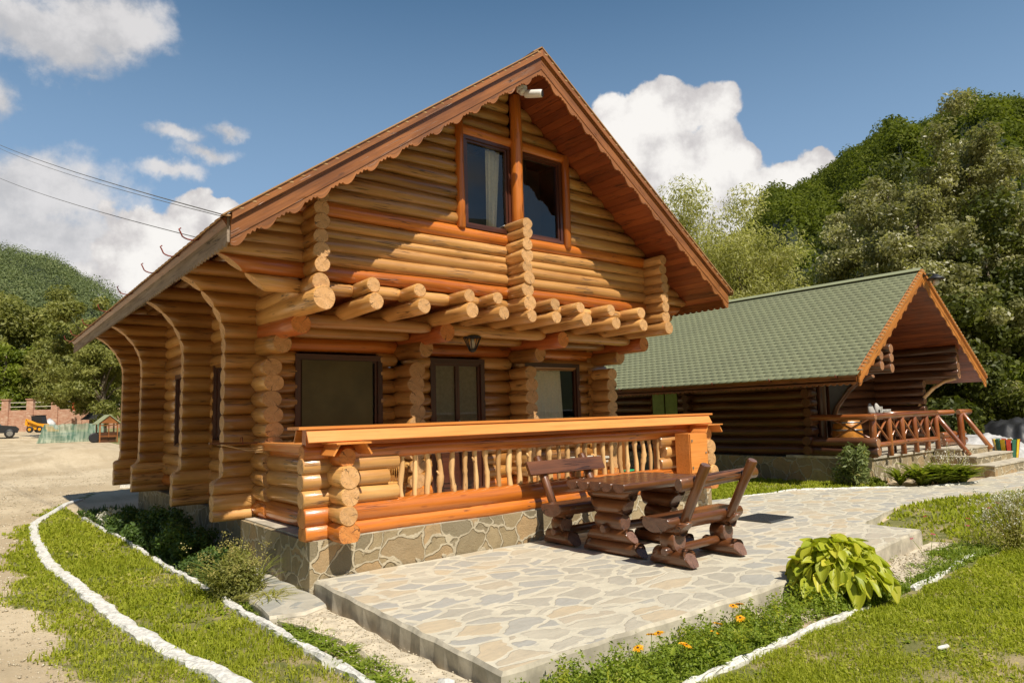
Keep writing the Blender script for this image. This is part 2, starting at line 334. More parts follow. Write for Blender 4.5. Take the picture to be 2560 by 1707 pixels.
# ------------------------------------------------------------ geometry helpers
def tag(o, label=None, cat=None, group=None, kind=None):
    if label: o['label'] = label
    if cat: o['category'] = cat
    if group: o['group'] = group
    if kind: o['kind'] = kind
    return o
def thing(name, label, cat, loc=(0, 0, 0), group=None, rz=0):
    o = bpy.data.objects.new(name, None); COL.objects.link(o); o.location = loc; o.rotation_euler = (0, 0, rz); o.empty_display_size = .1
    return tag(o, label, cat, group)
def link(name, me, parent=None):
    o = bpy.data.objects.new(name, me); COL.objects.link(o)
    if parent is not None: o.parent = parent
    return o
def copy_tree(o, parent=None):
    c = o.copy(); COL.objects.link(c)
    if parent is not None: c.parent = parent
    for ch in list(o.children): copy_tree(ch, c)
    return c
class MB:
    def __init__(s): s.V = []; s.F = []; s.MI = []; s.SM = []; s.L = []; s.T = []
    def vert(s, p, l=None, t=.5):
        s.V.append(tuple(p)); s.L.append(tuple(l) if l is not None else tuple(p)); s.T.append(t); return len(s.V)-1
    def face(s, idx, mi=0, sm=False): s.F.append(tuple(idx)); s.MI.append(mi); s.SM.append(sm)
    def box(s, c, size, rot=None, mi=0, tint=None, along=0, taper=1.):
        t = random.random() if tint is None else tint
        hx, hy, hz = size[0]/2, size[1]/2, size[2]/2
        c = Vector(c); M3 = rot if rot is not None else Matrix.Identity(3)
        corners = []
        for dz in (-1, 1):
            k = taper if dz > 0 else 1.
            for dx, dy in ((-1, -1), (1, -1), (1, 1), (-1, 1)): corners.append(Vector((dx*hx*k, dy*hy*k, dz*hz)))
        for f in ((0, 3, 2, 1), (4, 5, 6, 7), (0, 1, 5, 4), (1, 2, 6, 5), (2, 3, 7, 6), (3, 0, 4, 7)):
            ids = []
            for i in f:
                q = corners[i]; l = (q.x, q.y, q.z) if along == 0 else ((q.y, q.x, q.z) if along == 1 else (q.z, q.x, q.y))
                ids.append(s.vert(c + M3 @ q, l, t))
            s.face(ids, mi)
    def bevbox(s, c, size, bev=.01, **k):
        s.box(c, size, **k)
    def prism(s, poly, ext, mi=0, tint=None, along=(1, 0, 0)):
        # poly: 3d points of a planar polygon (ccw seen from -ext), ext: vector
        t = random.random() if tint is None else tint
        al = Vector(along).normalized(); e = Vector(ext)
        up = Vector((0, 0, 1)) if abs(al.z) < .9 else Vector((0, 1, 0)); u2 = al.cross(up).normalized(); u3 = al.cross(u2)
        lc = lambda p: (p.dot(al), p.dot(u2), p.dot(u3))
        P = [Vector(p) for p in poly]; Q = [p+e for p in P]
        s.face([s.vert(p, lc(p), t) for p in P], mi); s.face([s.vert(p, lc(p), t) for p in reversed(Q)], mi)
        n = len(P)
        for i in range(n):
            a, b = P[i], P[(i+1) % n]; c_, d_ = Q[(i+1) % n], Q[i]
            s.face([s.vert(p, lc(p), t) for p in (a, d_, c_, b)], mi)
    def log(s, p0, p1, r0, r1=None, n=14, seg=None, caps=(True, True), taper=(0., 0.), mi=0, cmi=1, bev=.012, wob=.035, end1=None, end0=None, bow=.006, tlen=.22, flat=None, tint=None, squash=(1, 1)):
        r1 = r0 if r1 is None else r1
        p0, p1 = Vector(p0), Vector(p1); d = p1-p0; Ln = d.length
        if Ln < 1e-4: return
        ax = d/Ln; up = Vector((0, 0, 1)) if abs(ax.z) < .9 else Vector((0, 1, 0)); e1 = ax.cross(up).normalized(); e2 = e1.cross(ax)
        t = random.random() if tint is None else tint
        seg = seg or .3
        m = max(1, int(Ln/seg)); ts = [i/m*Ln for i in range(m+1)]
        extra = []
        b = min(bev, Ln*.3)
        if caps[0] or end0: extra.append(b)
        if caps[1] or end1: extra.append(Ln-b)
        for k, tp in enumerate(taper):
            if tp: extra += [(q*tlen if k == 0 else Ln-q*tlen) for q in (.25, .55, 1.) if q*tlen < Ln]
        ts = sorted(set(ts+extra)); ph = [random.uniform(0, 6.28) for _ in range(6)]; fr = [random.uniform(1.2, 3.6) for _ in range(3)]
        off = random.uniform(-5, 5)
        rings = []
        for i, x in enumerate(ts):
            r = r0+(r1-r0)*x/Ln
            if taper[0] and x < tlen: r *= 1-taper[0]*(1-math.sqrt(max(0, 1-(1-x/tlen)**2)))
            if taper[1] and Ln-x < tlen: r *= 1-taper[1]*(1-math.sqrt(max(0, 1-(1-(Ln-x)/tlen)**2)))
            if (i == 0 and caps[0]) or (i == len(ts)-1 and caps[1]): r -= b*.75
            cx = bow*math.sin(x*fr[0]+ph[0]); cz = bow*math.sin(x*fr[1]+ph[1])
            ring = []
            for j in range(n):
                a = j/n*6.28318
                rr = r*(1+wob*(.5*math.sin(2*a+ph[2]+x*fr[2]*.6)+.35*math.sin(3*a+ph[3]-x*fr[0])+.4*math.sin(x*fr[1]*1.7+ph[4])+.25*math.sin(5*a+ph[5]+x*2.3)))
                ca, sa = math.cos(a)*rr*squash[0], math.sin(a)*rr*squash[1]
                if flat is not None and sa < flat: sa = flat
                p = p0+ax*x+e1*(ca+cx)+e2*(sa+cz)
                if i >= len(ts)-2 and end1: p = end1(p, i == len(ts)-1)
                if i <= 1 and end0: p = end0(p, i == 0)
                ring.append(s.vert(p, (x+off, ca, sa), t))
            rings.append(ring)
        for i in range(len(rings)-1):
            A, B = rings[i], rings[i+1]
            for j in range(n): s.face((A[j], A[(j+1) % n], B[(j+1) % n], B[j]), mi, True)
        for k, ring in ((0, rings[0]), (1, rings[-1])):
            if not caps[k]: continue
            src = [s.V[q] for q in ring]; ls = [s.L[q] for q in ring]
            c = Vector((0, 0, 0))
            for q in src: c += Vector(q)
            c /= n
            ci = s.vert(c, (0, 0, 0), t); ids = [s.vert(q, (0, l[1], l[2]), t) for q, l in zip(src, ls)]
            for j in range(n):
                a, b2 = ids[j], ids[(j+1) % n]
                s.face((ci, b2, a) if k == 0 else (ci, a, b2), cmi)
    def tube(s, pts, r, n=8, mi=0, caps=True, tint=None):
        P = [Vector(p) for p in pts]; R_ = r if isinstance(r, (list, tuple)) else [r]*len(P); t = random.random() if tint is None else tint
        rings = []; x = 0; prev = None
        for i, p in enumerate(P):
            d = (P[min(i+1, len(P)-1)]-P[max(i-1, 0)]).normalized()
            if prev is None:
                up = Vector((0, 0, 1)) if abs(d.z) < .9 else Vector((0, 1, 0)); e1 = d.cross(up).normalized()
            else: e1 = (prev-d*prev.dot(d)).normalized()
            prev = e1; e2 = e1.cross(d)
            if i: x += (p-P[i-1]).length
            rings.append([s.vert(p+e1*math.cos(j/n*6.28318)*R_[i]+e2*math.sin(j/n*6.28318)*R_[i], (x, math.cos(j/n*6.28318)*R_[i], math.sin(j/n*6.28318)*R_[i]), t) for j in range(n)])
        for A, B in zip(rings, rings[1:]):
            for j in range(n): s.face((A[j], A[(j+1) % n], B[(j+1) % n], B[j]), mi, True)
        if caps: s.face(list(reversed(rings[0])), mi); s.face(rings[-1], mi)
    def lathe(s, c, prof, n=20, mi=0, tint=.5, ax=None):
        c = Vector(c); M3 = ax if ax is not None else Matrix.Identity(3); rings = []
        for r, z in prof:
            rings.append([s.vert(c+M3 @ Vector((r*math.cos(j/n*6.28318), r*math.sin(j/n*6.28318), z)), (z, r*math.cos(j/n*6.28318), r*math.sin(j/n*6.28318)), tint) for j in range(n)])
        for A, B in zip(rings, rings[1:]):
            for j in range(n): s.face((A[j], A[(j+1) % n], B[(j+1) % n], B[j]), mi, True)
        s.face(list(reversed(rings[0])), mi); s.face(rings[-1], mi)
    def build(s, name, mats, parent=None):
        me = bpy.data.meshes.new(name); me.from_pydata(s.V, [], s.F)
        if not isinstance(mats, (list, tuple)): mats = [mats]
        for m in mats: me.materials.append(m)
        me.polygons.foreach_set('material_index', [min(i, len(mats)-1) for i in s.MI]); me.polygons.foreach_set('use_smooth', s.SM)
        a = me.attributes.new('lco', 'FLOAT_VECTOR', 'POINT'); a.data.foreach_set('vector', np.array(s.L, dtype=np.float32).ravel())
        a = me.attributes.new('tint', 'FLOAT', 'POINT'); a.data.foreach_set('value', np.array(s.T, dtype=np.float32))
        me.update(); return link(name, me, parent)
def npmesh(name, V, F, mats, tint=None, parent=None, smooth=False, mi=None, extra=None):
    me = bpy.data.meshes.new(name); V = np.asarray(V, dtype=np.float32); F = np.asarray(F, dtype=np.int32); k = F.shape[1]
    me.vertices.add(len(V)); me.vertices.foreach_set('co', V.ravel())
    me.loops.add(F.size); me.loops.foreach_set('vertex_index', F.ravel())
    me.polygons.add(len(F)); me.polygons.foreach_set('loop_start', np.arange(0, F.size, k, dtype=np.int32)); me.polygons.foreach_set('loop_total', np.full(len(F), k, dtype=np.int32))
    for m in (mats if isinstance(mats, (list, tuple)) else [mats]): me.materials.append(m)
    if smooth: me.polygons.foreach_set('use_smooth', np.ones(len(F), dtype=bool))
    if mi is not None: me.polygons.foreach_set('material_index', np.asarray(mi, dtype=np.int32))
    if tint is not None:
        a = me.attributes.new('tint', 'FLOAT', 'POINT'); a.data.foreach_set('value', np.asarray(tint, dtype=np.float32))
    for nm, arr in (extra or {}).items():
        a = me.attributes.new(nm, 'FLOAT', 'POINT'); a.data.foreach_set('value', np.asarray(arr, dtype=np.float32))
    me.update(calc_edges=True); me.validate(); return link(name, me, parent)
def unit(v): return v/np.maximum(np.linalg.norm(v, axis=-1, keepdims=True), 1e-9)
def leaves(C, size, rng, aspect=.5, out=None, tint=None, jitter=.4, droop=0.):
    """one rhombic leaf per centre; returns V, F, tint"""
    n = len(C); nrm = rng.normal(size=(n, 3))
    if out is not None: nrm = nrm*.8 + out*1.0 + np.array([0, 0, .35])
    nrm = unit(nrm); a = rng.normal(size=(n, 3)); a[:, 2] -= droop
    a = unit(a - nrm*(a*nrm).sum(1, keepdims=True)); b = np.cross(nrm, a)
    s = size*(1+jitter*rng.uniform(-1, 1, (n, 1)))
    V = np.stack([C-a*s*.5, C+b*s*aspect*.5+nrm*s*.06, C+a*s*.5, C-b*s*aspect*.5+nrm*s*.06], 1).reshape(-1, 3)
    F = np.arange(4*n).reshape(n, 4)
    t = rng.uniform(0, 1, n) if tint is None else tint
    return V, F, np.repeat(t, 4)
def join(parts):
    Vs, Fs, Ts, o = [], [], [], 0
    for V, F, T in parts: Vs.append(V); Fs.append(F+o); Ts.append(T); o += len(V)
    return np.concatenate(Vs), np.concatenate(Fs), np.concatenate(Ts)
def blades(P, h, w, rng, lean=.5, tint=None):
    """bent grass blades as two quads each"""
    n = len(P); az = rng.uniform(0, 6.283, n); d = np.stack([np.cos(az), np.sin(az), np.zeros(n)], 1); sd_ = np.stack([-np.sin(az+rng.normal(size=n)*.5), np.cos(az), np.zeros(n)], 1)
    H = (h*rng.uniform(.5, 1.3, n))[:, None]; Wd = w*rng.uniform(.6, 1.3, (n, 1)); ln = lean*rng.uniform(.1, 1.2, (n, 1)); up = np.array([0, 0, 1.])
    m = P+up*H*.55+d*H*ln*.3; t = P+up*H*(1-.25*ln)+d*H*ln*.95
    V = np.stack([P-sd_*Wd*.5, P+sd_*Wd*.5, m+sd_*Wd*.42, m-sd_*Wd*.42, t+sd_*Wd*.06, t-sd_*Wd*.06], 1).reshape(-1, 3)
    i = np.arange(n)[:, None]*6
    F = np.concatenate([i+np.array([0, 1, 2, 3]), i+np.array([3, 2, 4, 5])])
    tt = rng.uniform(0, 1, n) if tint is None else tint
    return V, F, np.repeat(tt, 6)
# ------------------------------------------------------------ terrain
def gz(x, y):
    x = np.asarray(x, dtype=float); y = np.asarray(y, dtype=float)
    d = np.hypot(x-CL[0], y-CL[1])
    z = np.interp(d, [0, 38, 55, 70, 90, 130, 400, 3000], [-.17, -.17, 0., .36, 1.08, 1.5, 3, 10])
    e = np.clip((x-6.2)/2.2, 0, 1); e = e*e*(3-2*e); z = z + e*.12*(d < 45)
    z = z + .018*np.sin(x*1.7+.6*y)*np.cos(y*1.3-x*.4)*(d < 60) + .10*np.sin(x*.31+1)*np.sin(y*.27)*np.clip((d-14)/30, 0, 1)
    # heap of gravel beyond the far corner of the cabin
    hx, hy = (x-1.5)/2.6, (y-30)/3.2; z = z + .75*np.exp(-(hx*hx+hy*hy)*1.2)
    # keep clear under the buildings
    ins = (x > -.1) & (x < 6.5) & (y > -3.2) & (y < 9.3); z = np.where(ins, np.minimum(z, -.2), z)
    ins2 = (x > 11.1) & (x < 16.4) & (y > -.1) & (y < 11); z = np.where(ins2, np.minimum(z, -.2), z)
    return z
def kx(y): return np.interp(y, [-4, -3.2, -1.72, -.82, .14, 1.6, 4, 6.5, 8.2, 9.3, 11.2, 13.4, 21.7], [-.95, -1.05, -1.21, -1.37, -1.49, -1.62, -1.75, -1.72, -1.62, -1.35, -.87, -.08, 1.7])
def ikx(y): return np.interp(y, [-3, -.68, 1.4, 3, 6.1, 8.6], [-.6, -.62, -.68, -.72, -.79, -.88])
def grassmask(x, y):
    x = np.asarray(x, dtype=float); y = np.asarray(y, dtype=float)
    k = kx(y); i = ikx(y)
    wob = .10*np.sin(y*2.3)+.06*np.sin(y*5.9+x*6)+.04*np.sin(y*13.1+x*11)
    left = (x > k) & (x < i) & (y < 10.5)
    fw = np.interp(y, [-4, -1.5, .5, 3, 6, 9, 13], [.80, .62, .55, .50, .34, .22, .25])
    outer = np.clip((x-(k-fw*1.3+wob))/.42, 0, 1)*(x <= k)*(y < 14)
    bed = (x >= i) & (x < .1) & (y > .9) & (y < 9.5)
    bed2 = (x >= i) & (x < -.38+wob*.6) & (y <= .9) & (y > -3.6)
    front = (y < -3.66) & (x > -.75)
    fbed = (y >= -3.66) & (y < -3.05) & (x > -.3) & (x < 6.6) & ~(((x > 2.25) & (x < 3.0)) | ((x > 4.0) & (x < 5.6) & (y > -3.5)))
    pathf = np.interp(x, [6.4, 6.62, 8.3, 10.15, 11.72, 14, 18, 40], [-1.9, -2.12, -1.83, -2.0, -2.5, -2.8, -2.4, -2])
    east = (x >= 6.4) & (y < pathf)
    pathb = np.interp(x, [6, 7.3, 9.2, 11.07, 12.4, 15.84, 40], [.95, .75, .42, -.9, -1.4, -1.3, 0])
    lawn2 = (x > 6.4) & (x < 11.2) & (y > pathb)
    isl = (x > 6.75) & (x < 7.7) & (y > -.62) & (y < -.28)
    back = (x > 16.6) & (y > -.6)
    far = ((x > 6.5) & (y > 4)) | ((x < -4) & (y > 7.2) & (y < 9.5) & (x < -3.1-.4*np.sin(y*2)))
    g = (left | bed | bed2 | front | fbed | east | lawn2 | isl | back | far).astype(float)
    return np.maximum(g, outer)
def build_ground():
    # fine square near the cabin, inside a coarse sheet that reaches the horizon
    xs = np.concatenate([[-3500, -2000, -1000, -500, -250, -140, -90, -60, -40, -28, -20, -14, -10, -7], np.arange(-5, 20.01, .11), [21, 23, 26, 30, 36, 45, 60, 90, 140, 250, 500, 1000, 2000, 3500]])
    ys = np.concatenate([[-3500, -2000, -1000, -500, -250, -140, -90, -60, -40, -28, -20, -14, -10], np.arange(-7, 14.01, .11), np.arange(14.5, 60, 1.1), [64, 70, 78, 88, 100, 120, 140, 200, 300, 500, 1000, 2000, 3500]])
    X, Y = np.meshgrid(xs, ys); Z = gz(X, Y); g = grassmask(X, Y)
    r = np.random.default_rng(3); Z = Z + (np.hypot(X-CL[0], Y-CL[1]) < 50)*r.normal(size=Z.shape)*.006
    V = np.stack([X, Y, Z], -1).reshape(-1, 3); nx = len(xs)
    i = (np.arange(len(ys)-1)[:, None]*nx+np.arange(nx-1)[None]).ravel()
    F = np.stack([i, i+1, i+nx+1, i+nx], 1)
    o = npmesh('ground', V, F, M['ground'], smooth=True, extra={'grass': g.ravel()}); tag(o, kind='structure')
build_ground()
def slab(name, poly, z0, z1, mt, ms, step=.16, jit=.012, kind='structure'):
    # flat slab with a slightly broken edge: top polygon, sides
    P = []
    for a, b in zip(poly, poly[1:]+poly[:1]):
        n = max(1, int(math.dist(a, b)/step))
        for i in range(n):
            t = i/n; P.append((a[0]+(b[0]-a[0])*t+random.uniform(-jit, jit), a[1]+(b[1]-a[1])*t+random.uniform(-jit, jit)))
    b = MB(); n = len(P); cx = sum(p[0] for p in P)/n; cy = sum(p[1] for p in P)/n
    sh = []
    for p in P:
        L = math.dist(p, (cx, cy)); k = .022/L; sh.append((p[0]+(cx-p[0])*k, p[1]+(cy-p[1])*k))
    top = [b.vert((*p, z1)) for p in sh]; b.face(top, 0)
    mid0 = [b.vert((*p, z1)) for p in sh]; mid = [b.vert((*p, z1-.02-random.uniform(0, .012))) for p in P]; low = [b.vert((p[0]+random.uniform(-jit, jit), p[1]+random.uniform(-jit, jit), z0)) for p in P]
    for i in range(n):
        j = (i+1) % n
        b.face((mid0[i], mid[i], mid[j], mid0[j]), 1); b.face((mid[i], low[i], low[j], mid[j]), 1)
    return tag(b.build(name, [mt, ms]), kind=kind)
slab('patio', [(-.10, -3.07), (2.0, -3.085), (4.4, -3.06), (6.4, -2.86), (6.42, -.02), (.02, -.02)], -.3, 0, M['patio'], M['concrete'])
slab('path', [(6.43, -2.0), (6.62, -2.1), (8.3, -1.81), (10.15, -1.98), (11.72, -2.46), (14, -2.75), (18, -2.35), (30, -1.5), (30, .9), (18, -.9), (15.84, -1.3), (12.4, -1.40), (11.07, -.92), (9.2, .38), (7.3, .72), (6.43, .9)], -.3, -.022, M['patio'], M['concrete'])
slab('footpath', [(-.60, -.55), (-.3, -.62), (-.07, -.5), (-.03, .02), (-.03, 2.1), (-.28, 2.05), (-.42, 1.1)], -.3, -.105, M['slab'], M['concrete'], jit=.02)
slab('mortar_strip', [(-.42, -3.3), (-.13, -3.1), (-.08, -.52), (-.30, -.64), (-.52, -.62), (-.34, -1.4), (-.40, -2.3)], -.3, -.132, M['sand'], M['sand'], jit=.03)
slab('sand_patch', [(2.2, -3.12), (3.0, -3.12), (3.1, -3.38), (2.75, -3.5), (2.3, -3.42)], -.3, -.140, M['sand'], M['sand'], jit=.03)
slab('sand_patch', [(4.05, -3.15), (5.7, -3.0), (6.5, -2.95), (6.6, -3.3), (5.6, -3.5), (4.3, -3.5)], -.3, -.143, M['sand'], M['sand'], jit=.04)

def kerb(name, pts, w, h, label, z=None, gaps=(), seed=1, closed_end=True):
    r = random.Random(seed); b = MB(); P = []
    for a, c in zip(pts, pts[1:]):
        n = max(1, int(math.dist(a, c)/.075)) if math.dist(a, (CL[0], CL[1])) < 15 else max(1, int(math.dist(a, c)/.4))
        for i in range(n): P.append((a[0]+(c[0]-a[0])*i/n, a[1]+(c[1]-a[1])*i/n))
    P.append(pts[-1]); prev = None
    for i, p in enumerate(P):
        q = P[min(i+1, len(P)-1)]; o = P[max(i-1, 0)]; d = Vector((q[0]-o[0], q[1]-o[1], 0)).normalized(); nn = Vector((-d.y, d.x, 0))
        g = float(gz(p[0], p[1])); ring = []
        for (u, v) in ((-.55, -.06), (-.5, h*.75), (-.34, h), (-.1, h*1.02), (.14, h), (.36, h*.96), (.5, h*.7), (.55, -.06)):
            jx = r.uniform(-.010, .010)+.008*math.sin(i*.9+u*3); jz = (r.uniform(-.008, .008)+.006*math.sin(i*.37+seed)) if v > 0 else 0
            ring.append(b.vert((p[0]+nn.x*(u*w+jx), p[1]+nn.y*(u*w+jx), g+v+jz)))
        gap = any(ga <= i/len(P) <= gb for ga, gb in gaps)
        if prev and not gap:
            for j in range(7): b.face((prev[j], prev[j+1], ring[j+1], ring[j]), 0)
        elif prev and gap or not prev: pass
        if (not prev) or gap: 
            b.face(list(reversed(ring)), 0)
        prev = None if gap else ring
    if prev: b.face(prev, 0)
    o = b.build(name, M['kerbpaint']); return tag(o, label, 'kerb')
ky = [-4, -3.2, -2.4, -1.72, -.82, .14, 1.0, 1.6, 2.8, 4, 5.2, 6.5, 7.4, 8.2, 8.8, 9.3, 10.2, 11.2, 12.3]
kerb('kerb', [(float(kx(y)), y) for y in ky], .125, .045, 'long curved rough white painted kerb between lawn and gravel road', seed=2)
kerb('kerb', [(.9, 15.2), (1.3, 18), (1.75, 21.7)], .22, .12, 'short far piece of white kerb behind the cabin corner', seed=8)
kerb('kerb', [(float(ikx(y)), y) for y in (-3, -2, -.68, .5)], .07, .05, 'rough white kerb strip beside the mortar and patio edge', seed=3, gaps=((.30, .33),))
kerb('kerb', [(float(ikx(y)), y) for y in (.95, 2, 3.2)], .06, .045, 'short white kerb strip below the dark green shrubs', seed=4)
kerb('kerb', [(float(ikx(y)), y) for y in (3.6, 4.8, 6.1, 8.4)], .06, .045, 'white kerb strip at the far end of the shrub bed', seed=5)
kerb('kerb', [(.8, -3.66), (2.0, -3.65), (3.28, -3.64)], .05, .034, 'straight white kerb strip in the grass below the orange flowers', seed=6)
kerb('kerb', [(4.15, -3.62), (5.1, -3.6), (6.0, -3.56)], .05, .034, 'straight white kerb strip in the grass right of the hosta', seed=7)
kerb('kerb', [(7.2, .80), (9.2, .45), (11.0, -.82)], .10, .045, 'low white kerb between far lawn and stone path', seed=9)
kerb('kerb', [(11.05, -.98), (12.0, -1.42), (12.45, -1.5)], .09, .035, 'low white kerb in front of the leafy groundcover', seed=10)

# loose gravel and pebbles on the road and the mortar strip
def pebbles(name, label, P, s, rng, mat):
    n = len(P); o = np.array([[1, 0, 0], [-.9, .2, 0], [.1, 1, 0], [0, -1, .1], [.1, 0, .6], [0, 0, -.5]]); a = rng.uniform(0, 6.28, n); c, sn = np.cos(a), np.sin(a)
    S = s*rng.uniform(.4, 1.4, (n, 1))**1.5; V = o[None]*S[:, None]*(1+rng.uniform(-.3, .3, (n, 6, 1))); X = V[..., 0]*c[:, None]-V[..., 1]*sn[:, None]; Y = V[..., 0]*sn[:, None]+V[..., 1]*c[:, None]
    V = np.stack([X, Y, V[..., 2]], -1)+P[:, None]; F = np.array([[0, 2, 4], [2, 1, 4], [1, 3, 4], [3, 0, 4], [2, 0, 5], [1, 2, 5], [3, 1, 5], [0, 3, 5]])[None]+np.arange(n)[:, None, None]*6
    return tag(npmesh(name, V.reshape(-1, 3), F.reshape(-1, 3), M[mat], tint=np.repeat(rng.uniform(0, 1, n), 6)), label, 'gravel', kind='stuff')
rp = np.random.default_rng(77)
M['gravel'] = leaf('gravel_stones', (.34, .28, .19), (.52, .45, .33), (.68, .62, .50), 0., .9, .2)
d_ = 3.5+30*rp.uniform(0, 1, 30000)**1.7; a_ = np.radians(rp.uniform(-14, 22, 30000)); P = np.column_stack([CL[0]+d_*np.sin(a_), CL[1]+d_*np.cos(a_)]); P = P[grassmask(P[:, 0], P[:, 1]) < .5]; P = P[(P[:, 0] < kx(P[:, 1])-.05)]
dd = np.hypot(P[:, 0]-CL[0], P[:, 1]-CL[1]); pebbles('gravel', 'loose gravel scattered over the dirt road on the left', np.column_stack([P, gz(P[:, 0], P[:, 1])+.002]), .0085*np.clip(dd/6, .7, 2.2)[:, None], rp, 'gravel')
P = np.column_stack([rp.uniform(-.5, -.1, 900), rp.uniform(-3.2, -.6, 900)]); pebbles('gravel', 'fine gravel crumbs on the mortar strip left of the patio', np.column_stack([P, np.full(len(P), -.130)]), .008, rp, 'gravel')
P = np.concatenate([np.column_stack([rp.uniform(2.2, 3.1, 400), rp.uniform(-3.5, -3.1, 400)]), np.column_stack([rp.uniform(4.1, 6.5, 1100), rp.uniform(-3.5, -3.05, 1100)])]); pebbles('gravel', 'crumbs of soil and gravel on the sandy bed beside the patio front', np.column_stack([P, np.full(len(P), -.136)]), .009, rp, 'gravel')
# ------------------------------------------------------------ main log cabin
cabin = thing('log_cabin', 'two-storey log cabin of honey-coloured logs with a steep gable and stone plinth', 'cabin', (3.1, 4.5, -.17))
CO = Vector((3.1, 4.5, -.17))
def cb(b, name, mats, parent=None):
    """build in world coordinates and hang under the cabin (or one of its parts)"""
    o = b.build(name, mats, parent or cabin)
    if parent is None: o.location = -CO
    return o
TAN, TAN_SH, ORA = 0, 1, 2
LM = [M['tan'], M['tan_shade'], M['orange'], M['end'], M['endo'], M['redwood']]
E_, EO, RW = 3, 4, 5
SL = .725
def roofz(x): return 3.265+SL*((x+.79) if x < 3.1 else (6.99-x))        # underside of the roof
def roofx(z): return -.79+(z-3.265)/SL
def prof_fin(z):
    x = float(np.interp(z, [.2, .80, .86, 2.45, 2.62, 2.80, 2.95, 3.08, 3.19, 3.27], [-.31, -.31, -.205, -.20, -.21, -.27, -.36, -.47, -.60, -.77]))
    return x if z < 3.27 else roofx(z)+.012
def prof_up(z):
    x = float(np.interp(z, [2.8, 2.9, 2.98, 3.1, 3.2, 3.27], [-.10, -.20, -.30, -.46, -.60, -.75]))
    return x if z < 3.27 else roofx(z)+.012
def clipL(prof):
    def f(p, last): return Vector((max(prof(p.z), -9)+(0 if last else .012), p.y, p.z))
    return f
def clipR(prof):
    def f(p, last): return Vector((6.2-prof(p.z)-(0 if last else .012), p.y, p.z))
    return f
def row(b, y, z, r, mi, prof, cuts=(), xa=None, xb=None, cm=E_, n=14, tp=()):
    """one course along x, cut by openings (x0,x1)"""
    L = xa if xa is not None else prof(z); Rr = xb if xb is not None else 6.2-prof(z)
    cur = L; segs = []
    for a, c in sorted(cuts):
        if a > cur: segs.append((cur, a))
        cur = max(cur, c)
    if cur < Rr: segs.append((cur, Rr))
    for a, c in segs:
        if c-a < .06: continue
        e0 = clipL(prof) if (a == L and xa is None) else None; e1 = clipR(prof) if (c == Rr and xb is None) else None
        rr = r*random.uniform(.96, 1.04); s_ = random.choice((-1, 1))
        b.log((a, y, z), (c, y, z), rr*(1+.06*s_), rr*(1-.06*s_), n=n, mi=mi, cmi=cm, end0=e0, end1=e1, bev=.02, taper=tuple(.38 if any(abs(q-g) < .12 for g in tp) else 0. for q in (a, c)), tlen=.24)
# --- upper front wall
bw = MB(); YU = .84
rows = [(3.15, .092, ORA), (3.315, .088, TAN), (3.465, .086, TAN), (3.590, .066, TAN), (3.720, .084, TAN), (3.885, .092, ORA)]
z = 4.06
while z < 6.02: rows.append((z, random.uniform(.088, .098), TAN_SH if random.random() < .75 else TAN)); z += .172  # gable courses mostly in the darker tan, roof shade painted into the colour
for z, r, mi in rows:
    cuts = []
    if 3.93 < z < 5.36: cuts = [(2.30, 4.24)]
    if z >= 5.30: cuts = [(3.17, 3.33)]
    row(bw, YU, z, r, mi, prof_up, cuts, cm=E_)
# broken course between the joists, and the short ends beyond the corner stacks
J = [.28, .89, 1.50, 2.20, 2.66, 3.15, 3.59, 4.12, 4.73, 5.37, 5.95]
for a, c in zip(J, J[1:]):
    bw.log((a+.06, YU-.02, 2.975), (c-.06, YU-.02, 2.975), .078, n=12, mi=TAN, cmi=E_, taper=(.35, .35), tlen=.12)
for z in (2.975,):
    row(bw, YU, z, .086, TAN, prof_up, (), xb=.2); row(bw, YU, z, .086, TAN, prof_up, (), xa=6.0)
cb(bw, 'upper_front_wall', LM)
# --- corner stacks and the middle stack of the upper floor
def stack(name, x, y0, y1, levels, jit=.012, n=18, parent=None, sq=(1.04, .98)):
    b = MB()
    for z, r, mi in levels:
        b.log((x+random.uniform(-jit, jit), y0+random.uniform(-.010, .010), z), (x, y1, z), r*1.06, r*1.04, n=n, mi=mi, cmi=EO if mi in (ORA, RW) else E_, bev=.007, wob=.06, seg=.25, squash=sq)
    return cb(b, name, LM, parent)
up = [(3.145, .085, TAN_SH), (3.305, .088, TAN_SH), (3.46, .083, TAN_SH), (3.615, .088, TAN_SH), (3.77, .083, TAN_SH), (3.905, .07, TAN_SH)]  # left stack in the darker tan: its shade is in the colour
stack('corner_log_stack', .28, .42, .9, [(2.965, .093, TAN)]+up)
stack('corner_log_stack', 5.95, .42, .9, [(2.965, .093, TAN), (3.125, .085, TAN), (3.27, .082, TAN), (3.42, .083, TAN), (3.57, .083, TAN), (3.72, .078, TAN), (3.87, .078, TAN)])
stack('middle_log_stack', 3.15, .42, .9, [(2.965, .1, TAN), (3.135, .095, TAN), (3.30, .088, TAN), (3.455, .082, TAN), (3.61, .095, TAN), (3.76, .083, TAN), (3.92, .085, TAN), (4.045, .078, TAN)])
# --- joists carrying the upper floor: lower long logs and upper stub logs
for x in J:
    r = .128 if x in (.28,) else random.uniform(.086, .102)
    b = MB(); b.log((x+random.uniform(-.02, .02), .36+random.uniform(-.03, .03), 2.785), (x, 2.3, 2.79), r, r*1.02, n=18, mi=TAN, cmi=E_, bev=.012, wob=.05)
    cb(b, 'floor_joist', LM)
for x in J:
    if x in (.28, 3.15, 5.95): continue
    b = MB(); r = random.uniform(.082, .094)
    b.log((x-.02+random.uniform(-.02, .02), .42+random.uniform(-.03, .03), 2.975), (x-.02, .86, 2.975), r, r*.95, n=16, mi=TAN, cmi=E_, bev=.012, wob=.06)
    cb(b, 'joist_stub', LM)
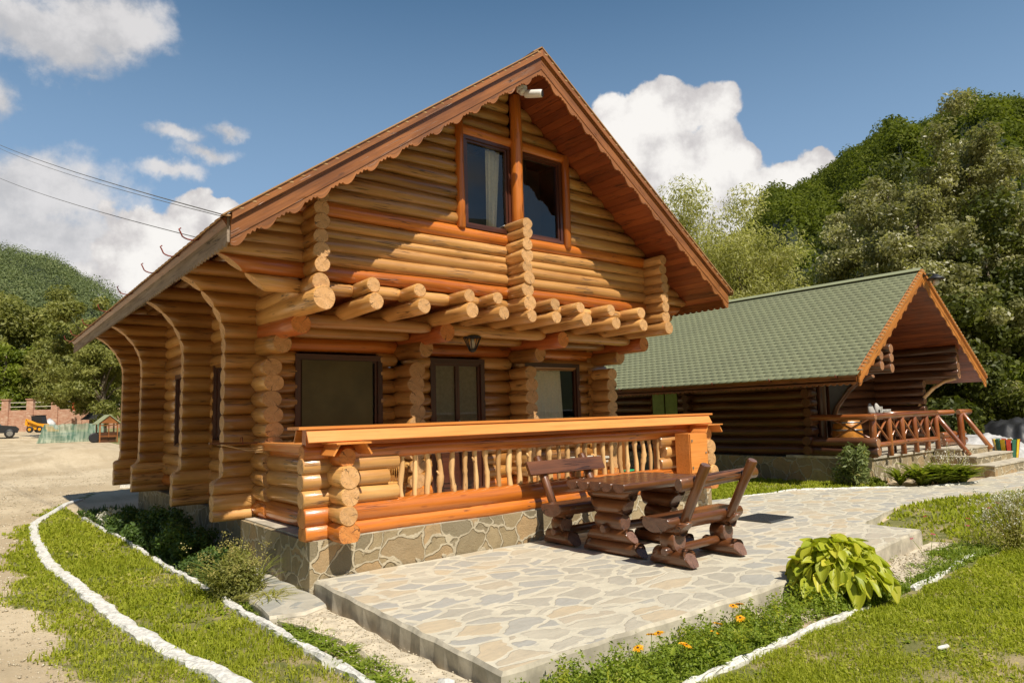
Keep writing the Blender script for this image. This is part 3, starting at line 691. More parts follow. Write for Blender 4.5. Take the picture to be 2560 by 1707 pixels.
# --- cross beams under the joists
for y, z, r in ((1.28, 2.665, .085), (1.86, 2.62, .085)):
    b = MB()
    for a, c in ((.36, 2.14), (2.34, 4.14), (4.34, 6.0)): b.log((a, y, z), (c, y, z), r, n=14, mi=TAN if y < 1.5 else TAN_SH, cmi=E_, taper=(.4, .5), tlen=.25)
    cb(b, 'cross_beam', LM)
# --- ground floor front wall
YG = 2.26; GX = [.24, 2.22, 4.28, 6.10]
bw = MB(); z = .44; i = 0
WIN = [(.70, 1.86, 1.18, 2.33), (2.70, 3.64, .30, 2.34), (4.52, 5.66, 1.18, 2.31)]
while z < 2.75:
    cuts = [(a, c) for a, c, z0, z1 in WIN if z0 < z < z1]
    mi = ORA if (z < .5 or 2.40 < z < 2.55) else (TAN_SH if random.random() < .8 else TAN)  # mostly the darker tan, porch shade painted into the logs
    row(bw, YG, z, .102, mi, prof_fin, cuts+[(g-.05, g+.05) for g in GX[1:3]], xa=.20, xb=6.15, tp=GX); z += .187
cb(bw, 'ground_front_wall', LM)
def levels(z0, z1, st, r, mi, last=None):
    out = []; z = z0
    while z < z1: out.append((z, r*random.uniform(.92, 1.08), mi)); z += st
    return out
for k, x in enumerate(GX):
    st = stack('wall_log_stack', x, 1.77, 2.4, [(.46, .1, ORA)]+levels(.65, 2.30, .187, .105, TAN), jit=.018, sq=(1.14, .98))
    b = MB(); b.log((x+.05, 1.60, 2.43), (x, 2.5, 2.43), .125, .118, n=18, mi=TAN_SH, cmi=E_, bev=.014, wob=.05); cb(b, 'bearer_log', LM)
    b = MB(); b.log((x+.07, 1.08, 2.60), (x+.05, 2.5, 2.60), .125, .122, n=18, mi=RW, cmi=EO, bev=.014, wob=.05); cb(b, 'bearer_log', LM)
# porch ceiling
b = MB()
for i in range(36): b.box((.3+.16*i, 1.55, 2.915), (.155, 1.4, .02), mi=0, along=1)
cb(b, 'porch_ceiling', M['soffit'])
# --- side walls
def sidewall(x, name, wins, n=12):
    b = MB(); z = .52; k = 0
    while z < 3.98:
        y0 = 2.2 if z < 2.88 else .86
        yy = y0; cs = sorted((a, c) for a, c, z0, z1 in wins if z0 < z < z1); r = .102
        for a, c in cs+[(9.15, 99)]:
            if a > yy: b.log((x, yy, z), (x, a, z), r*random.uniform(.95, 1.04), r, n=n, mi=(TAN if random.random() < .8 else TAN_SH) if k else ORA, cmi=E_, caps=(yy > 2.3, a < 9))
            yy = max(yy, c)
        z += .187; k += 1
    cb(b, name, LM)
SW = [(3.10, 4.06, 1.22, 2.36), (5.2, 6.35, 1.10, 2.30)]
sidewall(.26, 'left_side_wall', SW); sidewall(6.04, 'right_side_wall', [], 8)
bw = MB(); z = .44
while z < 6: 
    row(bw, 9.1, z, .1, TAN, prof_fin if z < 3.2 else prof_up, (), xa=.2 if z < 3.2 else None, xb=6.1 if z < 3.2 else None, n=8); z += .187
cb(bw, 'rear_wall', LM)
# --- projecting profiled log fins along the left side, right side
def fin_part(y, side=1):
    b = MB(); z = .375; k = 0
    lv = [(.40, .085)]+[(.56+.187*i, .104) for i in range(16)]
    for z, r in lv:
        if z > 3.5: continue
        xL = prof_fin(z)
        c = .24 if side > 0 else .10
        if z > 3.27 and roofz(.2) < z: continue
        fl = -.055 if z < .45 else None
        rr = r*random.uniform(.97, 1.05)
        mi = (TAN if z < .9 else TAN_SH); mi = mi  # upper fin courses take the darker tan, eave shade in the colour
        if side > 0: b.log((xL, y, z), (.30, y, z), rr, rr, n=16, mi=mi, cmi=E_, caps=(True, False), end0=clipL(prof_fin), wob=.05, flat=fl, seg=.12, bev=.01)
        else: b.log((5.9, y, z), (6.2-xL, y, z), rr, rr, n=10, mi=mi, cmi=E_, caps=(False, True), end1=clipR(prof_fin), wob=.05, flat=fl, seg=.12, bev=.01)
    cb(b, 'buttress_fin', LM)
for y in (YG, 4.28, 7.25, 9.1): fin_part(y)
for y in (YG, 5.5, 9.1): fin_part(y, -1)
# --- windows and doors
def window(name, x0, x1, z0, z1, y, sashes=1, fr=.055, kind='dark', depth=.1, curt=None, parent=None, ax='x', fm='frame', boards=True):
    """a window facing -y (ax x) or -x (ax y)"""
    def P(u, d, w): return (u, y+d, w) if ax == 'x' else (y+d, u, w)
    def S(u, d, w): return (u, d, w) if ax == 'x' else (d, u, w)
    al = 0 if ax == 'x' else 1
    b = MB(); cx, cz = (x0+x1)/2, (z0+z1)/2
    b.box(P(cx, 0, z1-fr/2), S(x1-x0, depth, fr), along=al); b.box(P(cx, 0, z0+fr/2), S(x1-x0, depth, fr), along=al)
    for u in (x0+fr/2, x1-fr/2): b.box(P(u, 0, cz), S(fr, depth-.004, z1-z0-2*fr), along=2)
    fo = cb(b, name, M[fm])
    n = sashes; w = (x1-x0-2*fr)/n
    for i in range(n):
        a = x0+fr+w*i; c = a+w; f2 = .032
        b = MB(); b.box(P((a+c)/2, .012, z1-fr-f2/2), S(w-.004, .05, f2), along=al); b.box(P((a+c)/2, .012, z0+fr+f2/2), S(w-.004, .05, f2), along=al)
        for u in (a+f2/2+.002, c-f2/2-.002): b.box(P(u, .012, cz), S(f2, .048, z1-z0-2*fr-2*f2), along=2)
        b.build('sash', M[fm], fo)
        b = MB(); b.face([b.vert(P(q, .018, h_)) for q, h_ in ((a+f2, z0+fr+f2), (c-f2, z0+fr+f2), (c-f2, z1-fr-f2), (a+f2, z1-fr-f2))]); b.build('pane', M['glass'], fo)
    b = MB(); b.box(P(cx, .42, cz), S(x1-x0-.06, .02, z1-z0-.06))
    for s_ in (x0+.035, x1-.035): b.box(P(s_, .24, cz), S(.012, .36, z1-z0-.08))
    b.build('room_interior', M['interior'], fo)
    return fo
def curtain(parent, x0, x1, z0, z1, y, mat='curtain', n=60, amp=.018, fan=0., waves=9.):
    V, F = [], []
    for i in range(n+1):
        t = i/n
        for j in range(5):
            s = j/4; xx = x0+(x1-x0)*t + fan*s*t; yy = y+amp*math.sin(t*waves*6.28+math.sin(t*5)*1.4+s*.5)*(.6+.4*s)
            V.append((xx, yy, z1+(z0-z1)*s))
    for i in range(n):
        for j in range(4): a = i*5+j; F.append((a, a+5, a+6, a+1))
    o = npmesh('curtain', V, F, M[mat], parent=parent, smooth=True); return o
w = window('window_frame', .66, 1.90, 1.15, 2.36, 2.20, fr=.07, depth=.09)
b = MB(); b.box((1.25, 2.172, 1.76), (1.00, .006, 1.04)); b.build('insect_screen', M['screen'], w)
b = MB(); b.box((1.06, 2.275, 1.50), (.62, .003, .13)); b.build('reflected_sill', M['curtain'], w) if False else None
w = window('window_frame', 4.48, 5.70, 1.15, 2.34, 2.20, fr=.07, sashes=1, depth=.09)
curtain(w, 4.56, 5.30, 1.2, 2.27, 2.238, fan=.05, waves=6, amp=.011)
d = window('door', 2.68, 3.66, .36, 2.36, 2.20, sashes=2, fr=.075, depth=.09)
for a, c in ((2.79, 3.15), (3.18, 3.55)): curtain(d, a, c, 1.0, 2.27, 2.232, mat='blind', waves=3, amp=.005)
b = MB()
for x in (2.965, 3.375): b.box((x, 2.195, .72), (.36, .05, .50)); b.box((x, 2.165, .72), (.24, .02, .36))
b.build('door_panel', M['frame'], d)
b = MB(); b.box((3.175, 2.155, 1.36), (.03, .012, .16)); b.tube([(3.175, 2.155, 1.38), (3.175, 2.11, 1.38), (3.09, 2.105, 1.38)], .009, 8); b.build('door_handle', M['steel'], d)
for a, c, z0, z1 in SW: window('window_frame', a-.03, c+.05, z0-.03, z1+.03, .235, ax='y', sashes=1, depth=.13, fr=.07)
# upper windows with their orange log surround
wl = window('window_frame', 2.375, 3.17, 3.955, 5.215, .80, fr=.045, depth=.07); curtain(wl, 2.86, 3.10, 3.99, 5.17, .93, amp=.02, waves=3, fan=-.10)
wr = window('window_frame', 3.335, 4.13, 3.955, 5.195, .80, fr=.045, depth=.07); curtain(wr, 3.42, 3.6, 3.99, 5.17, .95, amp=.015, waves=3, mat='interior')
b = MB()
b.log((2.315, .77, 3.93), (2.315, .77, 5.38), .062, n=14, mi=ORA, cmi=EO); b.log((4.205, .77, 3.90), (4.205, .77, 5.30), .065, n=14, mi=ORA, cmi=EO)
b.log((2.26, .80, 5.285), (4.28, .80, 5.26), .075, n=14, mi=ORA, cmi=EO)
b.log((3.25, .73, 3.98), (3.25, .73, 5.96), .092, .08, n=16, mi=ORA, cmi=EO, wob=.06)
cb(b, 'window_surround', LM)
# --- stone plinth
b = MB(); b.box((3.13, 1.04, .02), (6.30, 2.08, .66)); o = cb(b, 'porch_plinth', M['plinth'])
b = MB(); b.box((3.10, 5.7, -.01), (5.84, 7.2, .62)); cb(b, 'house_plinth', M['plinth'])
b = MB()
for i in range(14): b.box((.02+.45*i+.225, 1.05, .358), (.445, 2.04, .016), mi=0, along=1)
cb(b, 'porch_floor', M['concrete'])
# --- porch parapet: front
pr = bpy.data.objects.new('porch_parapet', None); COL.objects.link(pr); pr.parent = cabin; pr.location = -CO
def pb(b, name, mats): return b.build(name, mats, pr)
YP = .115
b = MB()
b.log((-.05, YP, .415), (6.22, YP, .415), .105, n=18, mi=ORA, cmi=EO, flat=-.062, wob=.03, bow=.003)
b.log((-.06, YP, .565), (6.22, YP, .565), .108, n=18, mi=ORA, cmi=EO, wob=.03, bow=.004)
pb(b, 'sill_log', LM)
b = MB(); b.log((-.06, YP, 1.175), (6.22, YP, 1.175), .085, n=16, mi=ORA, cmi=EO, wob=.05); pb(b, 'rail_log', LM)
for xa, xb in ((-.07, 1.0), (5.22, 6.3)):
    b = MB()
    for k, zz in enumerate((.735, .90, 1.055)):
        e = (.05, -.06, .06)[k]*(1 if xa < 0 else 1)
        if xa < 0: b.log((xa, YP, zz), (xb-.08+e, YP, zz), .092, n=18, mi=TAN, cmi=E_, wob=.05, bev=.015)
        else: b.log((xa+.05-e, YP, zz), (xb, YP, zz), .092, n=18, mi=TAN, cmi=E_, wob=.05, bev=.015)
    pb(b, 'parapet_log', LM)
for xs in (.27, 6.03):
    b = MB()
    b.log((xs, -.24, .42), (xs, .5, .42), .118, n=18, mi=ORA, cmi=EO, flat=-.08, wob=.05)
    for zz, rr in ((.585, .098), (.765, .102), (.945, .108)): b.log((xs+random.uniform(-.012, .012), -.22-random.uniform(0, .04), zz), (xs, .5, zz), rr, n=18, mi=TAN, cmi=E_, wob=.06)
    b.log((xs+.03, -.16, 1.13), (xs, .5, 1.13), .10, n=18, mi=ORA, cmi=EO, wob=.05)
    pb(b, 'corner_log_stack', LM)
    b = MB()
    for sgn in (-1, 1): b.box((xs+.03+sgn*.165, -.10, 1.215), (.13, .34, .018), rot=Matrix.Rotation(R(58)*sgn, 3, 'Y'), along=1)
    b.box((xs+.03, -.11, 1.272), (.36, .38, .016), along=1)
    pb(b, 'stack_cap', M['board'])
# capping of the parapet: top plate and sloping boards
b = MB(); b.box((3.10, .10, 1.425), (6.50, .30, .026)); pb(b, 'top_plate', M['board'])
b = MB(); a = R(62)
b.box((3.10, -.055, 1.345), (6.34, .13, .02), rot=Matrix.Rotation(a, 3, 'X')); b.box((3.10, .255, 1.345), (6.34, .13, .02), rot=Matrix.Rotation(-a, 3, 'X'))
pb(b, 'sloping_board', M['board'])
b = MB(); b.box((3.1, .10, 1.325), (6.28, .10, .165)); pb(b, 'cap_core', M['redwood'])
# left side of the porch parapet
b = MB(); xs = .27
b.log((xs, .1, .475), (xs, 2.2, .475), .115, n=16, mi=ORA, cmi=EO)
for zz in (.675, .85, 1.02): b.log((xs, .15, zz), (xs, 2.2, zz), .1, n=16, mi=TAN, cmi=E_, taper=(0, .2))
b.log((xs, .1, 1.15), (xs, 2.2, 1.15), .07, n=14, mi=ORA, cmi=EO)
pb(b, 'side_parapet_log', LM)
b = MB(); b.box((xs-.02, 1.15, 1.245), (.30, 1.9, .022), along=1); b.box((xs-.13, 1.15, 1.20), (.02, 1.9, .07), along=1); pb(b, 'side_cap_board', M['board'])
# balusters: crooked debarked sticks
xs_ = np.linspace(1.04, 5.22, 27)
for i, x in enumerate(xs_):
    b = MB(); x += random.uniform(-.015, .015); r = random.uniform(.026, .034); pts = []; rr = []
    ph, am = random.uniform(0, 6.28), random.uniform(.004, .014); lean = random.uniform(-.02, .02)
    for j in range(13):
        t = j/12; pts.append((x+am*math.sin(t*6+ph)+lean*(t-.5), YP+am*.6*math.sin(t*5+ph*2), .64+t*.49)); rr.append(r*(1+.12*math.sin(t*9+ph)+(.25 if random.random() < .12 else 0)))
    b.tube(pts, rr, 10)
    if i in (3, 18, 6, 11):
        k = 5 if i == 3 else random.choice((4, 6, 8)); sg = -1; q = Vector(pts[k]); b.tube([q, q+Vector((sg*.03, -.01, .03)), q+Vector((sg*.055, -.02, .065))], [.018, .014, .009], 8)
    pb(b, 'baluster', M['stub'])
# entry posts at the right end of the porch
for x, y in ((5.72, 1.2), (5.72, .55)):
    b = MB(); b.box((x, y, .78), (.07, .07, .82), along=2); pb(b, 'gate_post', M['board'])
# --- roof
SLA = math.atan(SL); LEN = 11.4; rl = 3.89/math.cos(SLA)
def slope_frame(sgn):                    # local frame of a roof slope: s from eave to ridge
    ex = Vector((sgn*math.cos(SLA), 0, math.sin(SLA))); x0 = -.79 if sgn > 0 else 6.99
    return Vector((x0, 0, 3.265)), ex, Vector((-sgn*math.sin(SLA), 0, math.cos(SLA)))
roofE = bpy.data.objects.new('roof', None); COL.objects.link(roofE); roofE.parent = cabin; roofE.location = -CO
def rb_(b, name, mats): return b.build(name, mats, roofE)
for sgn in (1, -1):
    o, ex, nn = slope_frame(sgn); b = MB(); s = .0; rot = Matrix((ex, Vector((0, 1, 0)), nn)).transposed()
    while s < rl-.02:
        w_ = min(.118, rl-s); 
        cuts = [.02, LEN*random.uniform(.25, .45), LEN*random.uniform(.55, .8), LEN-.02]
        for ya, yb in zip(cuts, cuts[1:]): b.box(o+ex*(s+w_/2)+Vector((0, (ya+yb)/2, 0))+nn*.011, (w_-.004, yb-ya-.003, .022), rot=rot, along=1)
        s += .118
    rb_(b, 'soffit_boards', M['soffit'])
    b = MB(); b.box(o+ex*(rl/2)+Vector((0, LEN/2, 0))+nn*.075, (rl-.01, LEN-.04, .10), rot=rot, along=1); rb_(b, 'roof_deck', M['barge'])
def shingles(o, ex, nn, slen, y0, y1, pitch, w, name, mat, parent, lift=.010, drop=.05):
    """courses of scalloped shingles, each course a strip whose lower edge is cut in round tongues"""
    V, F, T, L = [], [], [], []
    o, ex, nn = np.array(o), np.array(ex), np.array(nn); n = int((y1-y0)/w); rows_ = int((slen+drop)/pitch); K = 5
    for k in range(rows_+1):
        s0 = -drop+k*pitch; s1 = min(s0+pitch*1.35, slen); sh = (k % 2)*.5*w; tr = random.random()
        for i in range(-1, n+1):
            t = min(1, max(0, .5+random.gauss(0, .22))); jit = random.uniform(-.006, .006)
            ya = y0+i*w+sh; base = len(V); ys_ = [ya+w*j/K for j in range(K+1)]
            if ya < y0-.001 or ya+w > y1+.001:
                ys_ = [min(max(q, y0), y1) for q in ys_]
                if ys_[-1]-ys_[0] < .01: continue
            for j, yy in enumerate(ys_):
                u = j/K; low = s0+jit+(.021*(1-math.sqrt(max(0, 1-(2*u-1)**2*.96))))
                p = o+ex*low+nn*(lift+.003+.002*(1-abs(2*u-1))); p = p+np.array([0, yy, 0]); V.append(p); 
                q = o+ex*s1+nn*(lift*.2); q = q+np.array([0, yy, 0]); V.append(q)
                p2 = o+ex*low+nn*(lift*-.5); p2 = p2+np.array([0, yy, 0]); V.append(p2); T += [t]*3
            for j in range(K): a = base+3*j; F.append((a, a+3, a+4, a+1)); F.append((a+2, a+5, a+3, a))
    V = np.array(V); ob = npmesh(name, V, F, mat, tint=T, parent=parent); return ob
for sgn in (1, -1):
    o, ex, nn = slope_frame(sgn); shingles(o+nn*.125, ex, nn, rl, -.06, LEN+.03, .145, .17, 'roof_shingles', M['shingle_br'], roofE)
# ridge cap
b = MB()
for sgn in (-1, 1):
    o, ex, nn = slope_frame(sgn); b.box((3.1-sgn*.075, LEN/2-.01, 6.235), (.19, LEN+.1, .014), rot=Matrix((ex, Vector((0, 1, 0)), nn)).transposed(), along=1)
rb_(b, 'ridge_cap', M['shingle_br'])
def trim_strip(b, P0, D, Ln, nv, thick, top, drop, per=.34, mode='gable', mi=0):
    """board whose lower edge alternates a round lobe and saw teeth; P0 start, D direction, nv 'down' direction"""
    P0, D, nv = Vector(P0), Vector(D).normalized(), Vector(nv); th = Vector(thick); n = int(Ln/.017); t = random.random(); prev = None
    for i in range(n+1):
        s = Ln*i/n; u = (s % per)/per
        if mode == 'gable':
            if u < .52: e = drop*(.35+.65*math.sin(u/.52*math.pi)**.7)
            else: v = ((u-.52)/.16) % 1; e = drop*(.15+.5*(v if v < .8 else (1-v)*4))
        else:
            v = (s % .12)/.12; e = drop*(.3+.7*abs(math.sin(v*math.pi)))
        a = P0+D*s+nv*top; c = P0+D*s+nv*(top+.035+e)
        cur = (b.vert(a, (s, 0, 0), t), b.vert(c, (s, .1, 0), t), b.vert(a+th, (s, 0, .02), t), b.vert(c+th, (s, .1, .02), t), b.vert(c, (s, .1, 0), t), b.vert(c+th, (s, .1, .02), t))
        if prev:
            b.face((prev[0], prev[1], cur[1], cur[0]), mi); b.face((prev[2], cur[2], cur[3], prev[3]), mi); b.face((prev[4], prev[5], cur[5], cur[4]), mi)
        prev = cur
def bargeboards(parentO, xl, xr, zt, m, y, mat, s=1., builder=None):
    """front gable boards; zt: height of the top edge at the eave"""
    xc = (xl+xr)/2; h = (xc-xl)*m; ang = math.atan(m); vlen = 1/math.cos(ang)
    for sg, x0 in ((1, xl), (-1, xr)):
        def q(x, dz): return Vector((x, 0, zt+abs(x-x0)*m+dz))
        for nm, d0, d1, ya, yb in (('top_board', -.004, -.095*s, y-.065, y), ('moulding', -.095*s, -.118*s, y-.045, y), ('main_board', -.118*s, -.265*s, y-.03, y)):
            b = MB(); poly = [(x0, ya, q(x0, d0).z), (x0, ya, q(x0, d1).z), (xc, ya, q(xc, d1).z), (xc, ya, q(xc, d0).z)]
            if sg < 0: poly = poly[::-1]
            b.prism(poly, (0, yb-ya, 0), along=(sg, 0, m)); builder(b, 'bargeboard', mat)
        b = MB(); D = Vector((sg, 0, m)).normalized()
        trim_strip(b, (x0, y-.022 if sg > 0 else y-.0225, q(x0, 0).z), D, (xc-xl)*vlen, (0, 0, -1), (0, .02, 0), .250*s, .085*s); builder(b, 'scalloped_trim', mat)
bargeboards(roofE, -.79, 6.99, 3.45, SL-.003, -.0, M['barge'], builder=rb_)
# light scalloped lower layer of shingle tips along the front verge
for sgn in (1, -1):
    o, ex, nn = slope_frame(sgn); b = MB(); b.box(o+ex*(rl/2)+Vector((0, -.035, 0))+nn*.146, (rl, .09, .012), rot=Matrix((ex, Vector((0, 1, 0)), nn)).transposed(), along=0)
    n = int(rl/.145)
    for i in range(n+1): b.log(o+ex*(i*.145+.03)+Vector((0, -.0675, 0))+nn*.128, o+ex*(i*.145+.03)+Vector((0, -.05, 0))+nn*.128, .040, n=12, mi=0, cmi=0, wob=0, squash=(1, .24), bow=0, bev=.002)
    rb_(b, 'verge_shingle_tips', M['shingle_br'])
# eave fascias
for sgn, x0 in ((1, -.79), (-1, 6.99)):
    b = MB(); b.box((x0-sgn*.012, LEN/2-.015, 3.28), (.024, LEN-.05, .25), along=1)
    trim_strip(b, (x0-sgn*.026, .02, 3.375), (0, 1, 0), LEN-.06, (0, 0, -1), (sgn*.02, 0, 0), .17, .05, mode='eave'); rb_(b, 'eave_fascia', M['grey'] if sgn > 0 else M['barge'])
# soffit return boards at the eaves' front ends
for y in (.85, 1.69, 2.72, 4.42, 6.23, 8.12, 9.9, 11.0):
    b = MB(); x0 = -.80; z0 = 3.44
    pts = [(x0+.02, y, z0-.05)]+[(x0-.02-.10*(1-math.cos(a)), y+.0, z0-.045-.055*math.sin(a)) for a in np.linspace(0, 2.6, 9)]
    pts += [(x0-.225, y, z0-.03), (x0-.238, y, z0-.005), (x0-.22, y, z0+.010)]
    b.tube(pts, .0075, 6); rb_(b, 'gutter_hook', M['rust'])
    b = MB(); pts = [(6.2-p[0], p[1], p[2]) for p in pts]; b.tube(pts, .0075, 6); rb_(b, 'gutter_hook', M['rust'])
# ------------------------------------------------------------ things on and around the cabin
def part(b, name, mats, root): return b.build(name, mats, root)
# utility box on the right porch stack
t = thing('meter_box', 'orange painted metal utility box fixed to the right end of the porch parapet', 'utility box', (5.62, -.3, .6))
b = MB(); b.box((0, .13, .28), (.40, .24, .56), tint=.5); part(b, 'housing', M['board'], t)
b = MB(); b.box((0, -.002, .28), (.385, .018, .545), tint=.6); part(b, 'door', M['board'], t)
for z in (.08, .46): b = MB(); b.box((-.165, -.016, z), (.022, .012, .035)); part(b, 'hinge', M['steel'], t)
b = MB(); b.lathe((.15, -.012, .28), [(.012, 0), (.012, .012)], 10, ax=Matrix.Rotation(R(90), 3, 'X')); part(b, 'lock', M['steel'], t)
# security camera under the apex
t = thing('security_camera', 'white bullet security camera under the gable peak', 'camera', (2.98, .12, 5.70))
b = MB(); b.lathe((-.02, .10, .10), [(.07, -.05), (.075, 0), (.06, .04)], 16); b.lathe((-.02, .08, .035), [(.03, -.04), (.055, -.02), (.06, .02), (.04, .05)], 16); part(b, 'mount', M['white'], t)
b = MB(); ax = Matrix.Rotation(R(98), 3, 'X') @ Matrix.Rotation(R(0), 3, 'Y'); ax = Matrix.Rotation(R(32), 3, 'Z') @ ax
b.lathe((.0, .06, .0), [(.045, 0), (.052, .02), (.052, .22), (.048, .24)], 18, ax=ax); part(b, 'body', M['white'], t)
b = MB(); b.lathe(Vector((0, .06, 0))+ax @ Vector((0, 0, .232)), [(.044, 0), (.044, .012)], 18, ax=ax); part(b, 'lens', M['black'], t)
# porch lamp hanging under the joists
t = thing('ceiling_lantern', 'small dark lantern hanging below the porch joists above the door', 'lantern', (2.82, 1.28, 2.39))
b = MB(); b.lathe((0, 0, .18), [(.125, 0), (.13, .012), (.06, .04), (.02, .06)], 8)
for i in range(8):
    a = i*.785; b.tube([(.12*math.cos(a), .12*math.sin(a), .18), (.05*math.cos(a), .05*math.sin(a), .02)], .007, 6)
b.lathe((0, 0, -.02), [(.02, 0), (.05, .02), (.055, .04)], 8); part(b, 'cage', M['black'], t)
b = MB(); b.lathe((0, 0, .03), [(.025, 0), (.035, .05), (.03, .10), (.02, .14)], 12); part(b, 'bulb', M['tan_paint'], t)
# rod with drying cords fixed to the left side of the porch
t = thing('clothes_rod', 'thin wooden rod with loose cords sticking out left of the porch', 'rod', (0, 1.9, 1.26))
b = MB(); b.box((-.13, .0, .0), (.62, .03, .022), rot=Matrix.Rotation(R(2), 3, 'Y')); part(b, 'rod', M['barge'], t)
b = MB()
for k in range(3): b.tube([(-.36+.72*i/12+.05*k, -.03-.02*k-.9*(i/12)*.25, -.01-.06*math.sin(i/12*3.14)*(1+.4*k)+.02*i/12) for i in range(13)], .0035, 5)
part(b, 'cord', M['stub'], t)
b = MB(); b.tube([(-.10, -.02, .02), (-.10, -.03, .06), (-.08, -.03, .07), (-.07, -.03, -.02)], .005, 5); part(b, 'wire_hook', M['rust'], t)
# overhead cables
def cable(name, a, c, sag, r, label, mat='cable'):
    a, c = Vector(a), Vector(c); b = MB(); b.tube([a.lerp(c, i/40)-Vector((0, 0, sag*4*(i/40)*(1-i/40))) for i in range(41)], r, 6); o = b.build(name, M[mat]); return tag(o, label, 'cable')
pA = at(-150, 275, 42); pB = at(-150, 362, 36)
cable('power_cable', (-.79, .25, 3.475), tuple(pA), .35, .006, 'upper of two overhead cables running from the roof eave to the left', )
cable('power_cable', (-.79, .31, 3.475), (pA[0]+.25, pA[1], pA[2]-.12), .42, .004, 'thin twin strand just beneath the upper overhead cable')
cable('power_cable', (-.79, 1.22, 3.47), tuple(pB), .30, .005, 'lower overhead cable meeting the left roof eave')

# ---------------------------------------------------- picnic table and benches
VL = [M['varnish'], M['varnish_end']]
def cradle(b, y0, y1, x, z, r, chis=.0, flat=None, up=False):
    """short log along y whose ends are chiselled off at a slant (up: undercut ends)"""
    def e0(p, last): 
        k = (p.z-z)/r; return Vector((p.x, y0+(chis*(1-k)*.5 if up else chis*(1+k)*.5)+(0 if last else .012), p.z))
    def e1(p, last):
        k = (p.z-z)/r; return Vector((p.x, y1-(chis*(1-k)*.5 if up else chis*(1+k)*.5)-(0 if last else .012), p.z))
    b.log((x, y0, z), (x, y1, z), r, r, n=18, mi=0, cmi=1, end0=e0, end1=e1, flat=flat, wob=.07, seg=.08, bev=.012)
def pedestal_bench(root, x, s):
    """s: +1 when the backrest is on the +y side"""
    b = MB()
    cradle(b, -.28, .28, x, .085, .088, .13, flat=-.07); b.log((x, -.085, .235), (x, .085, .235), .098, n=18, mi=0, cmi=1, wob=.06)
    cradle(b, -.24, .24, x, .365, .072, .15, up=True)
    part(b, 'pedestal', VL, root)
def bench(label, loc, s, plank):
    t = thing('bench', label, 'bench', loc, 'benches of the picnic set')
    for x in (-.40, .40): pedestal_bench(t, x, s)
    b = MB(); b.log((-.60, .045*-s, .43), (.64, .045*-s, .43), .16, n=24, mi=0, cmi=1, squash=(1.06, .62), wob=.04, bow=.003)
    # flatten: seat is a half log, flat side up
    b.V = [(p[0], p[1], min(p[2], .475)) for p in b.V]; part(b, 'seat', VL, t)
    b = MB(); b.log((-.56, -.02, .16), (.56, .02, .16), .043, n=12, mi=0, cmi=1, wob=.06); part(b, 'stretcher', VL, t)
    for x in (-.38, .38):
        b = MB(); b.log((x, s*.13, .40), (x, s*(.13+.30), .98), .052, .056, n=16, mi=0, cmi=1, squash=(1, .85), wob=.05); part(b, 'back_post', VL, t)
    if plank:
        b = MB(); d = Vector((0, s*.30, .58)).normalized(); n_ = Vector((0, d.z, -d.y)); rot = Matrix((Vector((1, 0, 0)), -n_*s, d)).transposed()
        b.box((-.02, s*.365-s*.075, .86), (1.24, .042, .165), rot=rot); part(b, 'back_board', VL, t)
    else:
        b = MB(); b.log((-.60, s*.335-s*.07, .80), (.66, s*.345-s*.07, .83), .068, .06, n=16, mi=0, cmi=1, squash=(.75, 1), wob=.05); part(b, 'back_rail', VL, t)
    return t
bench('glossy dark brown log bench nearest the viewer, in front of the picnic table', (3.22, -2.02, 0), -1, False)
bench('dark brown log bench with a carved plank back, between table and porch', (3.22, -.42, 0), 1, True)
t = thing('picnic_table', 'heavy dark varnished log picnic table standing on the flagstone patio', 'table', (3.24, -1.20, 0))
for x in (-.39, .41):
    b = MB(); cradle(b, -.46, .43, x, .075, .078, .15, flat=-.06); cradle(b, -.34, .36, x, .205, .072, .12); b.log((x, -.19, .345), (x, .19, .345), .088, n=18, mi=0, cmi=1, wob=.06)
    cradle(b, -.30, .28, x, .50, .085, .13, up=True); cradle(b, -.40, .38, x, .635, .070, .20, up=True); part(b, 'pedestal', VL, t)
b = MB(); b.log((-.52, .03, .265), (.55, .03, .265), .048, n=14, mi=0, cmi=1, wob=.06); part(b, 'stretcher', VL, t)
b = MB()
for i in range(5):
    y = -.345+i*.173; w_ = .169; V0 = len(b.V)
    b.log((-.65+random.uniform(-.01, .01), y, .742), (.63+random.uniform(-.01, .01), y, .742), .088, n=24, mi=0, cmi=1, squash=(.985, .78), wob=.02, bow=.002, seg=.12)
    b.V = b.V[:V0]+[(p[0], p[1], min(p[2], .772+.004*math.sin(p[0]*23+i*2)-.0015*i)) for p in b.V[V0:]]
part(b, 'table_top', VL, t)
# door mat
b = MB(); rr = Matrix.Rotation(R(3), 3, 'Z'); b.box((5.93, -1.08, .012), (.62, .52, .018), rot=rr, tint=.5)
for i in range(22): b.box((5.93-.28+i*.0265, -1.08, .0225), (.010, .47, .006), rot=Matrix.Identity(3), tint=.5)
tag(b.build('door_mat', M['mat']), 'flat charcoal ribbed door mat lying on the patio behind the front bench', 'mat')
